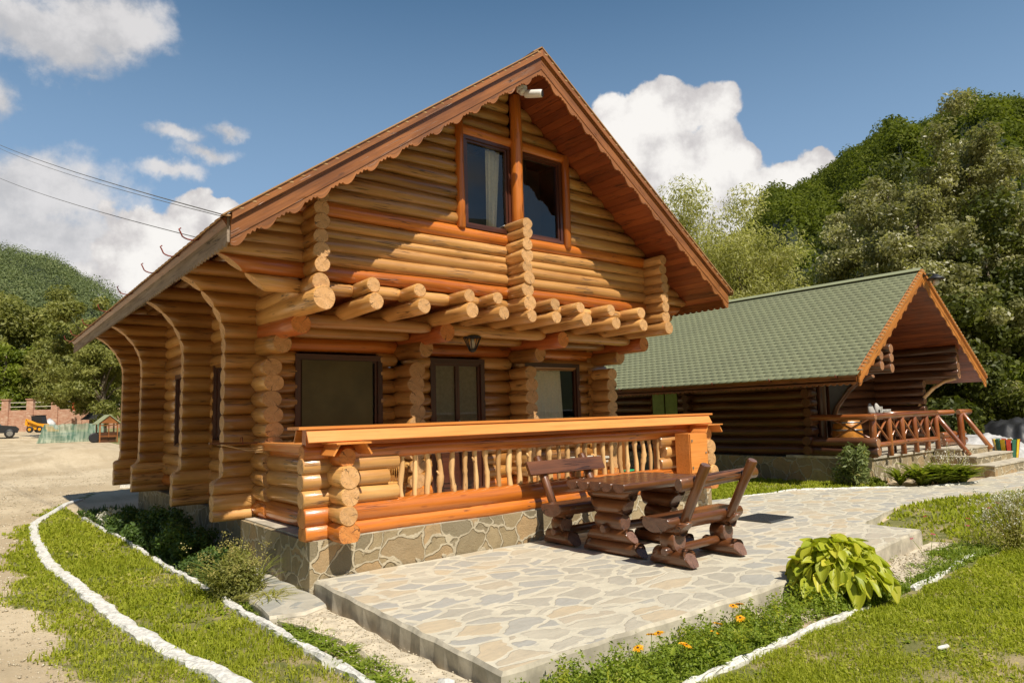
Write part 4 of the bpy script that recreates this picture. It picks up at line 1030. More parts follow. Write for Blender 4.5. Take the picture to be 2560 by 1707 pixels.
# wicker chair on the porch
t = thing('wicker_chair', 'honey wicker armchair seen through the left balusters of the porch', 'chair', (1.13, .72, .366))
b = MB(); b.lathe((0, 0, .0), [(.20, 0), (.22, .1), (.25, .25), (.27, .36), (.26, .38)], 26)
part(b, 'seat_drum', M['wicker'], t)
b = MB()
for i in range(40):
    a = math.pi*(-.15+1.3*i/39); p0 = Vector((.27*math.cos(a), .27*math.sin(a), .36)); h = .20+.42*max(0, math.sin(a))**1.2; b.tube([p0, p0*1.06+Vector((0, 0, h*.5)), p0*1.16+Vector((0, .03, h))], .006, 5)
part(b, 'back_weave', M['wicker'], t)
b = MB(); b.tube([(.27*1.16*math.cos(a), .27*1.16*math.sin(a)+.03, .36+.36*0+.20+.42*max(0, math.sin(a))**1.2) for a in [math.pi*(-.15+1.3*i/39) for i in range(40)]], .022, 8)
b.tube([(.272*math.cos(a), .272*math.sin(a), .375) for a in [6.2832*i/30 for i in range(31)]], .02, 8); part(b, 'braided_rim', M['wicker'], t)
# toy table and bucket at the right end of the porch
t = thing('side_table', 'small pale wooden side table at the far end of the porch', 'table', (5.2, 1.5, .366))
b = MB(); b.box((0, 0, .42), (.55, .4, .03)); b.box((0, 0, .36), (.50, .36, .03)); part(b, 'top', M['tan_paint'], t)
for x in (-.22, .22):
    for y in (-.15, .15): b = MB(); b.box((x, y, .17), (.035, .035, .345), along=2); part(b, 'leg', M['barge'], t)
b = MB(); b.lathe((5.62, .95, .366), [(.12, 0), (.15, .2), (.165, .205), (.16, .22), (.14, .22), (.11, .02)], 20)
tag(b.build('toy_bucket', plain('green_plastic', (.02, .30, .13), .35)), 'green plastic toy bucket on the porch behind the balusters', 'bucket')
b = MB(); b.box((5.75, .8, .42), (.05, .05, .11), rot=Matrix.Rotation(.4, 3, 'Z')); tag(b.build('toy_block', plain('red_plastic', (.6, .03, .03), .4)), 'small red toy block beside the green bucket', 'toy')
# stub of white pipe lying in the lawn
b = MB(); b.log((2.53, -4.43, -.135), (2.63, -4.46, -.13), .014, n=12, mi=0, cmi=0, wob=.05); tag(b.build('stone_stub', M['kerbpaint']), 'small pale stone stub lying in the foreground lawn', 'stone')
# loose stones by the patio corner
for k, (x, y, s) in enumerate(((-.26, -2.72, .06), (-.33, -2.82, .045), (-.22, -2.90, .05))):
    b = MB(); pr_ = [(s*.5, 0), (s, s*.3), (s*.85, s*.8), (s*.3, s)]; b.lathe((x, y, -.15), pr_, 7)
    b.V = [(p[0]+random.uniform(-.012, .012), p[1]+random.uniform(-.012, .012), p[2]+random.uniform(-.008, .008)) for p in b.V]
    tag(b.build('rubble_stone', M['kerbpaint']), ('largest rubble stone beside the near patio corner', 'smallest rubble stone, left of the others by the patio corner', 'rubble stone closest to the viewer by the patio corner')[k], 'stone', 'rubble stones by the patio corner')
# ------------------------------------------------------------ second cabin with the green roof
c2 = thing('log_cabin', 'dark brown single-storey log cabin with green scalloped shingle roof on the right', 'cabin', (13.3, 4, -.05))
O2 = Vector((13.3, 4, -.05))
def b2(b, name, mats, parent=None):
    o = b.build(name, mats, parent or c2)
    if parent is None: o.location = -O2
    return o
XL, XR, XC, ZR, ZE = 10.1, 16.6, 13.35, 4.33, 2.10; m2 = (ZR-ZE)/(XC-XL); L2 = 12.3; Y2 = -.55
a2 = math.atan(m2); rl2 = (XC-XL)/math.cos(a2)
DM = [M['dark'], M['dark_end'], M['rail2']]
rf2 = bpy.data.objects.new('roof', None); COL.objects.link(rf2); rf2.parent = c2; rf2.location = -O2
def r2(b, name, mats): return b.build(name, mats, rf2)
for sgn, x0 in ((1, XL), (-1, XR)):
    ex = Vector((sgn*math.cos(a2), 0, math.sin(a2))); nn = Vector((-sgn*math.sin(a2), 0, math.cos(a2))); o = Vector((x0, Y2, ZE-.13)); rot = Matrix((ex, Vector((0, 1, 0)), nn)).transposed()
    b = MB(); s = 0
    while s < rl2-.02:
        w_ = min(.12, rl2-s); b.box(o+ex*(s+w_/2)+Vector((0, L2/2, 0))+nn*.011, (w_-.005, L2-.04, .022), rot=rot, along=1); s += .12
    r2(b, 'soffit_boards', M['soffit'])
    b = MB(); b.box(o+ex*(rl2/2)+Vector((0, L2/2, 0))+nn*.065, (rl2-.01, L2-.04, .08), rot=rot, along=1); r2(b, 'roof_deck', M['barge'])
    shingles(o+nn*.118+Vector((0, 0, 0)), ex, nn, rl2, -.05, L2, .132, .185, 'roof_shingles', M['shingle'], rf2, lift=.004)
b = MB()
for sgn in (-1, 1):
    b.box((XC-sgn*.055, Y2+L2/2, ZR+.028), (.13, L2+.06, .012), rot=Matrix((Vector((sgn*math.cos(a2), 0, math.sin(a2))), Vector((0, 1, 0)), Vector((-sgn*math.sin(a2), 0, math.cos(a2))))).transposed(), along=1)
r2(b, 'ridge_cap', M['shingle'])
M['barge2'] = wood('orange_brown_bargeboard', (.50, .17, .03), (.62, .24, .05), (.2, .06, .02), rough=.4, coat=.3)
bargeboards(rf2, XL, XR, ZE+.03, m2, Y2, M['barge2'], s=.85, builder=r2)
b = MB(); n = int(rl2/.12)
for sgn, x0 in ((1, XL), (-1, XR)):
    ex = Vector((sgn*math.cos(a2), 0, math.sin(a2))); nn = Vector((-sgn*math.sin(a2), 0, math.cos(a2)))
    for i in range(n+1): q = Vector((x0, Y2-.07, ZE+.01))+ex*(i*.12+.05); b.log(q, q+Vector((0, .05, 0)), .045, n=10, mi=0, cmi=0, wob=0, squash=(1, .4), bow=0)
r2(b, 'verge_shingle_tips', M['shingle_br'])
b = MB(); b.box((XL-.012, Y2+L2/2, ZE-.09), (.024, L2-.03, .17), along=1); trim_strip(b, (XL-.024, Y2+.02, ZE), (0, 1, 0), L2-.06, (0, 0, -1), (.02, 0, 0), .15, .05, mode='eave'); r2(b, 'eave_fascia', M['barge'])
for y in np.arange(Y2+.35, 11, 1.35):
    b = MB(); pts = [(XL+.01, y, ZE-.03)]+[(XL-.02-.055*(1-math.cos(a)), y, ZE-.03-.06*math.sin(a)) for a in np.linspace(0, 3.0, 8)]; b.tube(pts, .011, 6); r2(b, 'gutter_hook', M['rust'])
def roofz2(x): return ZE-.13+m2*((x-XL) if x < XC else (XR-x))
# walls
def drow(b, p0, p1, r=.105, mi=0, n=10, **k): b.log(p0, p1, r*random.uniform(.95, 1.05), n=n, mi=mi, cmi=1, **k)
WX = 11.22
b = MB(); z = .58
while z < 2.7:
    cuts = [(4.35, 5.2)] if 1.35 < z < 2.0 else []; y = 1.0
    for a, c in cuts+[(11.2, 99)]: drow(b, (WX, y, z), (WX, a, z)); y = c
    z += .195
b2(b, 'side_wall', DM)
b = MB(); b.box((WX+.02, 4.78, 1.65), (.08, .86, .68)); b2(b, 'window_frame', M['frame'])
b = MB(); b.box((WX-.05, 4.98, 1.65), (.02, .36, .56)); b.box((WX-.05, 4.57, 1.65), (.02, .36, .56)); b2(b, 'window_pane', plain('green_reflection_pane', (.26, .36, .10), .3))  # green reflection painted as the pane colour
b = MB(); z = .58
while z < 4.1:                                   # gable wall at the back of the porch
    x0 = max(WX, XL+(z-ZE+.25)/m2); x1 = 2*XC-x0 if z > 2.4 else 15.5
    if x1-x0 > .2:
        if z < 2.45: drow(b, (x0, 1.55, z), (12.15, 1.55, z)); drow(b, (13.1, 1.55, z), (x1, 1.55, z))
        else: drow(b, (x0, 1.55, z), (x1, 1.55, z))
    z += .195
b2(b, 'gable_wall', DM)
b = MB(); b.box((12.62, 1.56, 1.5), (.94, .06, 1.96), along=2)
for i in range(8): b.box((12.62, 1.52, .75+i*.21), (.62, .02, .16))
b2(b, 'porch_door', M['dark'])
b = MB(); z = .58
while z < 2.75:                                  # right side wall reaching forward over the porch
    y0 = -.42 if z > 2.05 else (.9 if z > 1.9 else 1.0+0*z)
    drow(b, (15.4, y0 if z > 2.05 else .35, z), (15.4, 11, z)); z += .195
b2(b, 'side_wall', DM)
def brace(x, pts, name='curved_brace'):
    b = MB(); n = len(pts)
    for i in range(n-1):
        (y0, z0), (y1, z1) = pts[i], pts[i+1]; b.log((x, y0, z0), (x, y1, z1), .055, n=10, mi=2, cmi=1, caps=(i == 0, i == n-2), squash=(1.3, .7), wob=.02)
    b2(b, name, [M['dark'], M['dark_end'], M['stub'] if x > 15 else M['dark']])
brace(15.4, [(-.35, 2.06), (-.1, 2.0), (.15, 1.85), (.4, 1.6), (.55, 1.3)])
for x, zs in ((11.45, (2.25, 2.45)), (11.9, (2.22, 2.42, 2.6)), (15.4, (2.17, 2.36, 2.5))):
    b = MB()
    for z in zs: b.log((x, -.42, z), (x, 1.5, z), .10, n=12, mi=0, cmi=1)
    b2(b, 'corner_log_stack', [M['dark'], M['dark_end']])
b = MB(); b.log((11.45, .9, .5), (11.45, .85, 2.3), .10, n=10, mi=0, cmi=1); b.log((11.9, .9, .5), (11.9, .9, 2.2), .10, n=12, mi=0, cmi=1); b2(b, 'porch_post', [M['dark'], M['dark_end']])
brace(11.3, [(-.30, 2.05), (-.05, 1.98), (.2, 1.8), (.45, 1.5), (.6, 1.2)])
b = MB(); b.prism([(11.32, .62, 1.2), (11.32, .62, 2.1), (11.32, -.2, 2.1), (11.32, .25, 1.7)], (.03, 0, 0), along=(0, 1, 0)); b2(b, 'brace_panel', plain('blue_grey_panel', (.10, .10, .12), .7))
# fin on the side wall
def fin2(y):
    b = MB()
    for i in range(9):
        z = .6+.195*i; xo = 10.98 if z > .85 else 10.88; 
        if z > 1.75: xo = 10.98-(z-1.75)*.9
        b.log((xo, y, z), (11.25, y, z), .10, n=12, mi=0, cmi=1, caps=(True, False), seg=.1)
    b2(b, 'buttress_fin', [M['dark'], M['dark']])
fin2(.95); fin2(4.0); fin2(7.5)
# plinth, porch deck, steps
b = MB(); b.box((13.6, -.2+5.6, .12), (5.2, 11.2, .66), tint=.5); b2(b, 'stone_plinth', M['plinth'])
b = MB(); b.box((13.62, .62, .472), (5.26, 1.72, .05)); b2(b, 'porch_slab', M['concrete'])
st = MB()
for i, (y0, z1) in enumerate(((-1.43, .17), (-1.08, .33), (-.74, .47))):
    b = MB(); b.box((15.05, (y0-.24)/2, (z1-.2)/2), (2.55-.3*i, -.24-y0, z1+.2)); 
    b2(b, 'step', M['plinth']); b = MB(); b.box((15.05, (y0-.24)/2, z1+.013), (2.58-.3*i, -.24-y0+.03, .024)); b2(b, 'step_tread', M['concrete'])
# side low logs and porch railing
b = MB()
for z in (.60, .77): b.log((11.02, -.42, z), (11.02, .95, z), .095, n=12, mi=0, cmi=1)
b2(b, 'porch_edge_log', DM)
rl_ = bpy.data.objects.new('porch_railing', None); COL.objects.link(rl_); rl_.parent = c2; rl_.location = -O2
def rr2(b, name): return b.build(name, [M['rail2'], M['dark_end']], rl_)
for p, q in (((11.0, -.30, 1.27), (14.2, -.30, 1.27)), ((11.03, -.40, 1.265), (11.03, .9, 1.265)), ((15.6, -.25, 1.27), (16.35, -.25, 1.27)), ((14.35, .9, 1.27), (15.75, -.1, 1.27))):
    b = MB(); b.log(p, q, .062, n=12, mi=0, cmi=1); rr2(b, 'handrail')
b = MB(); b.log((11.2, -.30, .72), (14.25, -.30, .72), .055, n=12, mi=0, cmi=1); rr2(b, 'bottom_rail')
b = MB(); b.log((14.9, -.12, .60), (16.2, -.12, .60), .09, n=12, mi=0, cmi=1); b.log((14.9, -.12, .76), (16.2, -.12, .76), .07, n=12, mi=0, cmi=1); rr2(b, 'bottom_rail')
px_ = [11.1, 11.78, 12.4, 13.0, 13.6, 14.12]
for x in px_: b = MB(); b.log((x, -.30, .48), (x, -.30, 1.24), .062 if x == 11.1 else .052, n=12, mi=0, cmi=1); rr2(b, 'rail_post')
b = MB(); b.log((15.7, -.25, .5), (15.7, -.25, 1.24), .07, n=12, mi=0, cmi=1); rr2(b, 'rail_post')
for a, c in zip(px_, px_[1:]):
    for s_ in (0, 1): b = MB(); b.log((a+.05, -.30+.02*s_, .78 if s_ else 1.2), (c-.05, -.30+.02*s_, 1.2 if s_ else .78), .022, n=8, mi=0, cmi=1); rr2(b, 'cross_brace')
for s_ in (0, 1): b = MB(); b.log((11.03, -.25, .85 if s_ else 1.22), (11.03+.02*s_, .45, 1.22 if s_ else .85), .022, n=8, mi=0, cmi=1); rr2(b, 'cross_brace')
for x, y1, z1 in ((14.2, -.86, .36), (15.75, -.80, .42)): b = MB(); b.log((x, -.28, 1.24), (x+.02, y1, z1), .052, n=12, mi=0, cmi=1); rr2(b, 'slanting_handrail')
# gable lamp
t = thing('gable_lamp', 'black lamp with round shade on the gable peak of the green-roofed cabin', 'lamp', (13.48, -.72, 4.1))
b = MB(); b.tube([(-.1, .14, .1), (.0, .02, .16), (.06, -.05, .12)], .015, 6); b.lathe((.07, -.05, .02), [(.17, .0), (.16, .03), (.08, .08), (.03, .12)], 18); part(b, 'shade', M['black'], t)
b = MB(); b.lathe((.07, -.05, -.10), [(.03, 0), (.06, .03), (.065, .08), (.04, .12)], 14); part(b, 'bulb', M['white'], t)
# barrel, folded napkins, sign on the porch
t = thing('barrel', 'orange wooden barrel behind the side railing of the dark cabin porch', 'barrel', (11.62, .45, .5))
b = MB(); b.lathe((0, 0, 0), [(.24, 0), (.28, .18), (.295, .36), (.28, .54), (.24, .72)], 22); part(b, 'staves', M['lime'], t)
for z, r_ in ((.07, .262), (.22, .292), (.50, .292), (.65, .262)): b = MB(); b.lathe((0, 0, z-.015), [(r_, 0), (r_+.004, .015), (r_, .03)], 22); part(b, 'hoop', M['steel'], t)
for k, (x, lab) in enumerate(((12.0, 'left one of two folded grey-white seat cushions on the far porch'), (12.3, 'right one of two folded grey-white seat cushions on the far porch'))):
    b = MB(); b.lathe((x, .1, 1.30), [(.13, 0), (.125, .06), (.08, .17), (.03, .22), (.008, .225)], 14); b.V = [(p[0]+(p[2]-1.3)*-.35, .1+(p[1]-.1)*.45, p[2]) for p in b.V]
    tag(b.build('seat_cushion', plain('grey_cloth', (.42, .40, .37), .9)), lab, 'cushion', 'cushions on the far porch')
t = thing('side_table', 'slim dark table carrying two cushions on the porch of the green-roofed cabin', 'table', (12.15, .08, .497))
b = MB(); b.box((0, 0, .775), (.95, .4, .04)); part(b, 'top', M['dark'], t)
for x in (-.4, .4):
    for y in (-.15, .15): b = MB(); b.box((x, y, .378), (.04, .04, .755), along=2); part(b, 'leg', M['dark'], t)
t = thing('letter_sign', 'small dark sign with pale letters on the porch rail of the green-roofed cabin', 'sign', (11.62, -.33, 1.335))
b = MB(); b.box((.02, .02, .03), (.52, .015, .06)); part(b, 'board', M['black'], t)
b = MB()
for x, h_ in ((-.20, .12), (-.14, .12)): b.box((x, .0, h_/2), (.022, .012, h_), along=2)
for x in (-.07, -.01, .05, .11, .17, .23): b.tube([(x+.022*math.cos(a), 0, .035+.024*math.sin(a)) for a in np.linspace(.4, 5.6, 9)], .006, 5)
part(b, 'lettering', M['white'], t)
# striped tub, sheeted heap, green fence behind
t = thing('striped_bin', 'waste bin of yellow, red and green painted slats beside the steps', 'bin', tuple(float(v) for v in (*at(2515, 1100, 20.0)[:2], -.06))); t.scale = (.62, .62, .70)
cols = [(.75, .52, .02), (.62, .06, .03), (.04, .16, .10), (.75, .52, .02), (.62, .06, .03), (.75, .52, .02), (.04, .16, .10)]
mats_ = [plain('slat_paint_yellow', cols[0], .4), plain('slat_paint_red', cols[1], .4), plain('slat_paint_green', cols[2], .4)]; mm = [0, 1, 2, 0, 1, 0, 2]
for i in range(14):
    a = i/14*6.283; b = MB(); r0, r1 = .26, .42; c, s_ = math.cos(a), math.sin(a); w_ = .075
    P = [(r0*c-w_*s_*.7, r0*s_+w_*c*.7, .05), (r0*c+w_*s_*.7, r0*s_-w_*c*.7, .05), (r1*c+w_*s_, r1*s_-w_*c, .95), (r1*c-w_*s_, r1*s_+w_*c, .95)]
    b.prism(P, (.02*c, .02*s_, 0), along=(0, 0, 1)); part(b, 'slat', mats_[mm[i % 7]], t)
b = MB(); b.lathe((0, 0, -.1), [(.22, 0), (.24, .2), (.36, 1.0)], 16); part(b, 'liner', M['black'], t)
def heap(name, lab, c, sx, sy, h, mat, seed):
    r = np.random.default_rng(seed); n = 34; u = np.linspace(-1, 1, n); X, Y = np.meshgrid(u, u); rr_ = np.sqrt(X**2+Y**2)
    Z = h*np.clip(1-rr_**2.5, 0, 1)**.6; 
    for k in range(8): a, f_, p_ = r.uniform(0, 3.14), r.uniform(4, 14), r.uniform(0, 6); Z = Z + .05*h*np.abs(np.sin((X*math.cos(a)+Y*math.sin(a))*f_+p_))*(rr_ < 1)
    V = np.stack([c[0]+X*sx, c[1]+Y*sy, c[2]+Z+r.normal(size=Z.shape)*.015-.1*(rr_ > .98)], -1).reshape(-1, 3); i = (np.arange(n-1)[:, None]*n+np.arange(n-1)[None]).ravel()
    o = npmesh(name, V, np.stack([i, i+1, i+n+1, i+n], 1), mat); return tag(o, lab, 'heap')
for nm_, lab_, u_, d_, sx_, sy_, h_, m_, sd_ in (('sheeted_heap', 'building material covered by a crumpled pale plastic sheet behind the steps', 2440, 21.2, 1.2, 1.2, .55, 'plastic', 1), ('sheeted_heap', 'heap under a crumpled black plastic sheet at the right edge', 2550, 24.5, 1.5, 1.3, .8, 'black', 2)):
    q_ = at(u_, 1100, d_); heap(nm_, lab_, (q_[0], q_[1], -.05), sx_, sy_, h_, M[m_], sd_)
# ------------------------------------------------------------ plants
def stuff(name, V, F, T, mat, label, cat='plants', kind='stuff'):
    o = npmesh(name, V, F, mat, tint=T); return tag(o, label, cat, kind=kind)
def sample_region(n, x0, x1, y0, y1, cond, rng):
    P = np.stack([rng.uniform(x0, x1, n), rng.uniform(y0, y1, n)], 1); k = cond(P[:, 0], P[:, 1]); P = P[k]
    return np.column_stack([P, gz(P[:, 0], P[:, 1])])
rng = np.random.default_rng(5)
def patchy(x, y, f=1.6, s=0.): return .5+.25*np.sin(x*f+1.3*np.sin(y*f*.7+s))+.25*np.sin(y*f*1.3+1.7*np.sin(x*f*.6+s))
def lawn(name, label, n, x0, x1, y0, y1, cond, h, w, mat='lf_grass', lean=.7, broad=.3, dens=None):
    P = sample_region(n, x0, x1, y0, y1, cond, rng); d = np.hypot(P[:, 0]-CL[0], P[:, 1]-CL[1])
    keep = rng.uniform(0, 1, len(P)) < np.clip((4.5/d)**1.1, .06, 1); P = P[keep]; d = d[keep]
    pt = patchy(P[:, 0], P[:, 1], 2.3); pf = patchy(P[:, 0], P[:, 1], 9., 3.); keep = rng.uniform(0, 1, len(P)) < -.10+.62*pt+.85*pf; P = P[keep]; d = d[keep]; pt = pt[keep]
    g = np.clip(d/5, .8, 3.2)
    tt = np.clip(rng.uniform(0, .75, len(P))+.35*(1-pt)*rng.uniform(0, 1, len(P)), 0, 1)
    parts = []
    for lo, hi in ((0, 1.2), (1.2, 2.), (2., 9)):
        k = (g >= lo) & (g < hi); 
        if k.sum() == 0: continue
        gm = float(g[k].mean()); parts.append(blades(P[k], h*(.8+.2*gm)*(.45+.5*pt[k]+.45*patchy(P[k][:, 0], P[k][:, 1], 13., 1.)), w*gm, rng, lean, tt[k]))
    # broad weed leaves lying in the grass
    nb = int(len(P)*broad); idx = rng.integers(0, len(P), nb); C = P[idx]+np.column_stack([rng.normal(size=(nb, 2))*.01, rng.uniform(.008, h*.7, nb)])
    s = .022*np.clip(d[idx]/5, .8, 3)[:, None]; parts.append(leaves(C, s, rng, .62, out=np.tile([0, 0, 1.2], (nb, 1)), tint=rng.uniform(.1, 1, nb)))
    V, F, T = join(parts); return stuff(name, V, F, T, M[mat], label, 'grass')
gm_ = lambda x, y: grassmask(x, y) > rng.uniform(.2, .8, len(x))
lawn('lawn_grass', 'bright green lawn between the two white kerbs beside the cabin', 90000, -1.75, -.6, -3.6, 10.5, lambda x, y: (x > kx(y)+.045) & (x < ikx(y)-.02), .055, .0075)
lawn('lawn_grass', 'ragged green grass fringe along the gravel road outside the long kerb', 190000, -3.1, -.8, -4, 14, lambda x, y: (x < kx(y)-.04) & gm_(x, y), .042, .0065, broad=.4)
lawn('lawn_grass', 'mown green lawn across the right foreground', 330000, -.6, 9, -6.2, -3.66, lambda x, y: (x > -.5) & (y < -3.7+.03*np.sin(x*9)), .042, .0065)
lawn('lawn_grass', 'sunny lawn right of the patio between path and kerb line', 260000, 6.4, 26, -7, -1.6, lambda x, y: gm_(x, y) & ((x > 6.48)) & ((y < -2.0) | (x > 6.7)), .05, .009, broad=.15)
lawn('lawn_grass', 'thin strip of lawn in front of the dark cabin plinth', 110000, 6.6, 11.1, -.7, 4, lambda x, y: (gm_(x, y)) , .05, .010, broad=.1)
lawn('lawn_grass', 'rough grass growing behind the steps of the dark cabin', 16000, 16.8, 34, -.5, 9, lambda x, y: gm_(x, y), .12, .03, broad=.1)
lawn('weeds', 'low mixed weeds on the soil between patio and straight kerb', 36000, -.35, 6.5, -3.64, -3.08, lambda x, y: gm_(x, y) & (y < -3.12), .06, .007, mat='lf_weed', broad=1.0)
lawn('weeds', 'scattered weeds between the inner kerb and the mortar strip', 9000, -.66, -.32, -3.4, 1.0, lambda x, y: (patchy(x, y, 4.4, 2) > .42) & (x > ikx(y)+.05), .06, .007, mat='lf_weed', broad=.9)
lawn('weeds', 'shaded ground weeds under the shrubs beside the plinth', 14000, -.9, .08, 1.2, 9.5, lambda x, y: (x > ikx(y)+.03), .10, .009, mat='lf_shrub', broad=1.2)

def rosette(c, n, ln, w, rng, up=.6, curl=.5):
    """strap or lance leaves rising from one point"""
    Vs, Fs, Ts = [], [], []
    for i in range(n):
        az = rng.uniform(0, 6.283); L = ln*rng.uniform(.6, 1.15); u = up*rng.uniform(.6, 1.3); d = np.array([math.cos(az), math.sin(az), 0]); s = np.array([-d[1], d[0], 0]); W_ = w*rng.uniform(.7, 1.2); t = rng.uniform(0, 1)
        K = 5; base = len(Vs)
        for j in range(K+1):
            q = j/K; p = np.array(c)+d*L*q*(.5+.5*q)+np.array([0, 0, L*u*(q-curl*q*q)]); ww = W_*math.sin(math.pi*(q*.86+.1))**.8
            Vs += [p-s*ww*.5+np.array([0, 0, ww*.15]), p, p+s*ww*.5+np.array([0, 0, ww*.15])]; Ts += [t]*3
        for j in range(K): a = base+3*j; Fs += [(a, a+1, a+4, a+3), (a+1, a+2, a+5, a+4)]
    return np.array(Vs), np.array(Fs), np.array(Ts)
def weed_clumps(pts, n, ln, w, label, mat='lf_weed', up=.6, name='weeds'):
    parts = [rosette((x, y, float(gz(x, y))), n, ln*random.uniform(.7, 1.2), w, rng, up) for x, y in pts]; V, F, T = join(parts); return stuff(name, V, F, T, M[mat], label, 'weeds')
weed_clumps([(random.uniform(-.62, -.40), random.uniform(-3.0, -.75)) for _ in range(46)], 14, .11, .020, 'dandelion-leaved weeds growing along the mortar strip', up=.75)
weed_clumps([(random.uniform(-.2, 3.2), random.uniform(-3.60, -3.16)) for _ in range(90)], 14, .125, .016, 'tall leafy weeds in the bed at the front edge of the patio', up=1.1)
weed_clumps([(random.uniform(3.6, 6.3), random.uniform(-3.60, -3.30)) for _ in range(22)], 12, .10, .014, 'sparse weeds on the sandy bed right of the hosta', up=.9)
weed_clumps([(random.uniform(-1.0, -.7), random.uniform(-.2, 1.2)) for _ in range(12)]+[(random.uniform(-1.5, -.7), random.uniform(-2.5, 6)) for _ in range(60)], 10, .07, .022, 'broad plantain leaves in the left lawn', up=.5)
weed_clumps([(random.uniform(.3, 8), random.uniform(-5.4, -3.7)) for _ in range(140)], 10, .055, .016, 'broad-leaved weeds scattered in the right lawn', up=.55)

def bush(name, label, c, rx, ry, h, n, size, mat, cat='shrub', stems=8, seed=1, aspect=.55, clumps=26, group=None, tint=None):
    r = np.random.default_rng(seed); g = float(gz(c[0], c[1])); t = thing(name, label, cat, (c[0], c[1], g), group)
    cc = unit(r.normal(size=(clumps, 3)))*r.uniform(.45, 1, (clumps, 1)); cc[:, 2] = np.abs(cc[:, 2])*.8+.15; cc = cc*np.array([rx, ry, h*.85])
    k = r.integers(0, clumps, n); d = unit(r.normal(size=(n, 3))); P = cc[k]+d*np.array([rx, ry, h*.6])*.32*r.uniform(.3, 1.05, (n, 1)); P[:, 2] = np.maximum(P[:, 2], .01)
    bt = r.uniform(0, .35, clumps)[k]; V, F, T = leaves(P, size, r, aspect, out=d, tint=np.clip(bt+r.uniform(0, .7, n), 0, 1)); npmesh('foliage', V, F, M[mat], tint=T, parent=t)
    b = MB()
    for i in range(stems): q = cc[i % clumps]; b.tube([(q[0]*.1, q[1]*.1, 0), (q[0]*.5, q[1]*.5, q[2]*.5), tuple(q*.95)], [.010, .007, .004], 5)
    b.build('stem', M['bark'], t); return t
bush('leafy_shrub', 'dark green shrub by the plinth below the second log fin', (-.45, 4.3), .42, .75, .62, 5200, .05, 'lf_shrub', seed=1, group='shrubs along the side plinth')
bush('leafy_shrub', 'tallest dark green shrub by the plinth, left of the first log fin', (-.40, 3.05), .38, .60, .60, 5600, .045, 'lf_shrub', seed=2, group='shrubs along the side plinth')
bush('leafy_shrub', 'low dark green shrub in front of the stone plinth, right of the tallest one', (-.36, 2.0), .30, .50, .36, 3200, .04, 'lf_shrub', seed=3, group='shrubs along the side plinth')
bush('leafy_shrub', 'farthest dark green shrub under the far log fins', (-.5, 6.1), .38, .9, .42, 3600, .05, 'lf_shrub', seed=4, group='shrubs along the side plinth')
bush('leafy_shrub', 'small bright green sprig standing behind the seed-headed clump', (-.26, 1.40), .14, .14, .42, 700, .035, 'lf_green', seed=5)
bush('flowering_plant', 'pale flowering tuft at the far end of the shrub bed', (-.55, 7.3), .25, .5, .30, 1300, .035, 'whitepetal', seed=6, cat='plant')
# clump with long leaves and seed heads
t = thing('seedhead_clump', 'arching strap-leaved clump full of yellowish seed heads beside the footpath', 'plant', (-.50, .62, -.16))
parts = [rosette((random.gauss(0, .09), random.gauss(0, .15), 0), 26, .36, .013, rng, 1.35, .5) for _ in range(10)]; V, F, T = join(parts); npmesh('foliage', V, F, M['lf_olive'], tint=T, parent=t)
parts = [rosette((.10+random.gauss(0, .06), -.42+random.gauss(0, .1), 0), 22, .26, .010, rng, .8, .7) for _ in range(7)]; V, F, T = join(parts); npmesh('dry_leaves', V, F, M['lf_dry'], tint=T, parent=t)
C = unit(rng.normal(size=(3600, 3)))*rng.uniform(.5, 1.05, (3600, 1)); C[:, 2] = np.abs(C[:, 2]); V, F, T = leaves(C*np.array([.25, .32, .42]), .040, rng, .32, out=C, tint=rng.uniform(.1, .9, 3600)); npmesh('leafy_stems', V, F, M['lf_olive'], tint=T, parent=t)
C = rng.normal(size=(60, 3))*np.array([.17, .22, .10])+np.array([-.02, .02, .34]); C = np.repeat(C, 26, 0)+rng.normal(size=(60*26, 3))*.022
V, F, T = leaves(C, .016, rng, .8); tag(npmesh('seed_heads', V, F, M['lf_dry'], tint=np.clip(T*.5+.5, 0, 1), parent=t), kind='stuff')
# mixed leafy weeds in the front bed: small mounds of little leaves
def mounds(pts, r, h, n, size, mat, label, aspect=.5):
    parts = []
    for x, y in pts:
        k = rng.uniform(.6, 1.3); d = unit(rng.normal(size=(n, 3))); d[:, 2] = np.abs(d[:, 2]); P = np.array([x, y, float(gz(x, y))])+d*np.array([r, r, h])*k*rng.uniform(.35, 1.05, (n, 1)); bt = rng.uniform(0, .45)
        parts.append(leaves(P, size*rng.uniform(.7, 1.3), rng, aspect, out=d, tint=np.clip(bt+rng.uniform(0, .55, n), 0, 1)))
    V, F, T = join(parts); return stuff('weeds', V, F, T, M[mat], label, 'weeds')
mounds([(random.uniform(-.15, 3.0), random.uniform(-3.60, -3.15)) for _ in range(150)], .06, .19, 120, .022, 'lf_weed', 'mounds of small-leaved weeds in the bed at the front of the patio', .55)
mounds([(random.uniform(.0, 2.9), random.uniform(-3.58, -3.2)) for _ in range(50)], .05, .19, 60, .030, 'lf_grass', 'yellowish leafy stems standing among the coneflowers', .3)
mounds([(random.uniform(3.9, 6.4), random.uniform(-3.62, -3.40)) for _ in range(50)]+[(random.uniform(5.0, 6.6), random.uniform(-3.5, -3.0)) for _ in range(14)], .05, .07, 60, .020, 'lf_weed', 'low leafy weeds along the kerb right of the hosta', .5)
mounds([(random.uniform(-.60, -.38), random.uniform(-3.1, .1)) for _ in range(60)], .045, .07, 60, .020, 'lf_weed', 'low leafy weeds beside the mortar strip', .4)
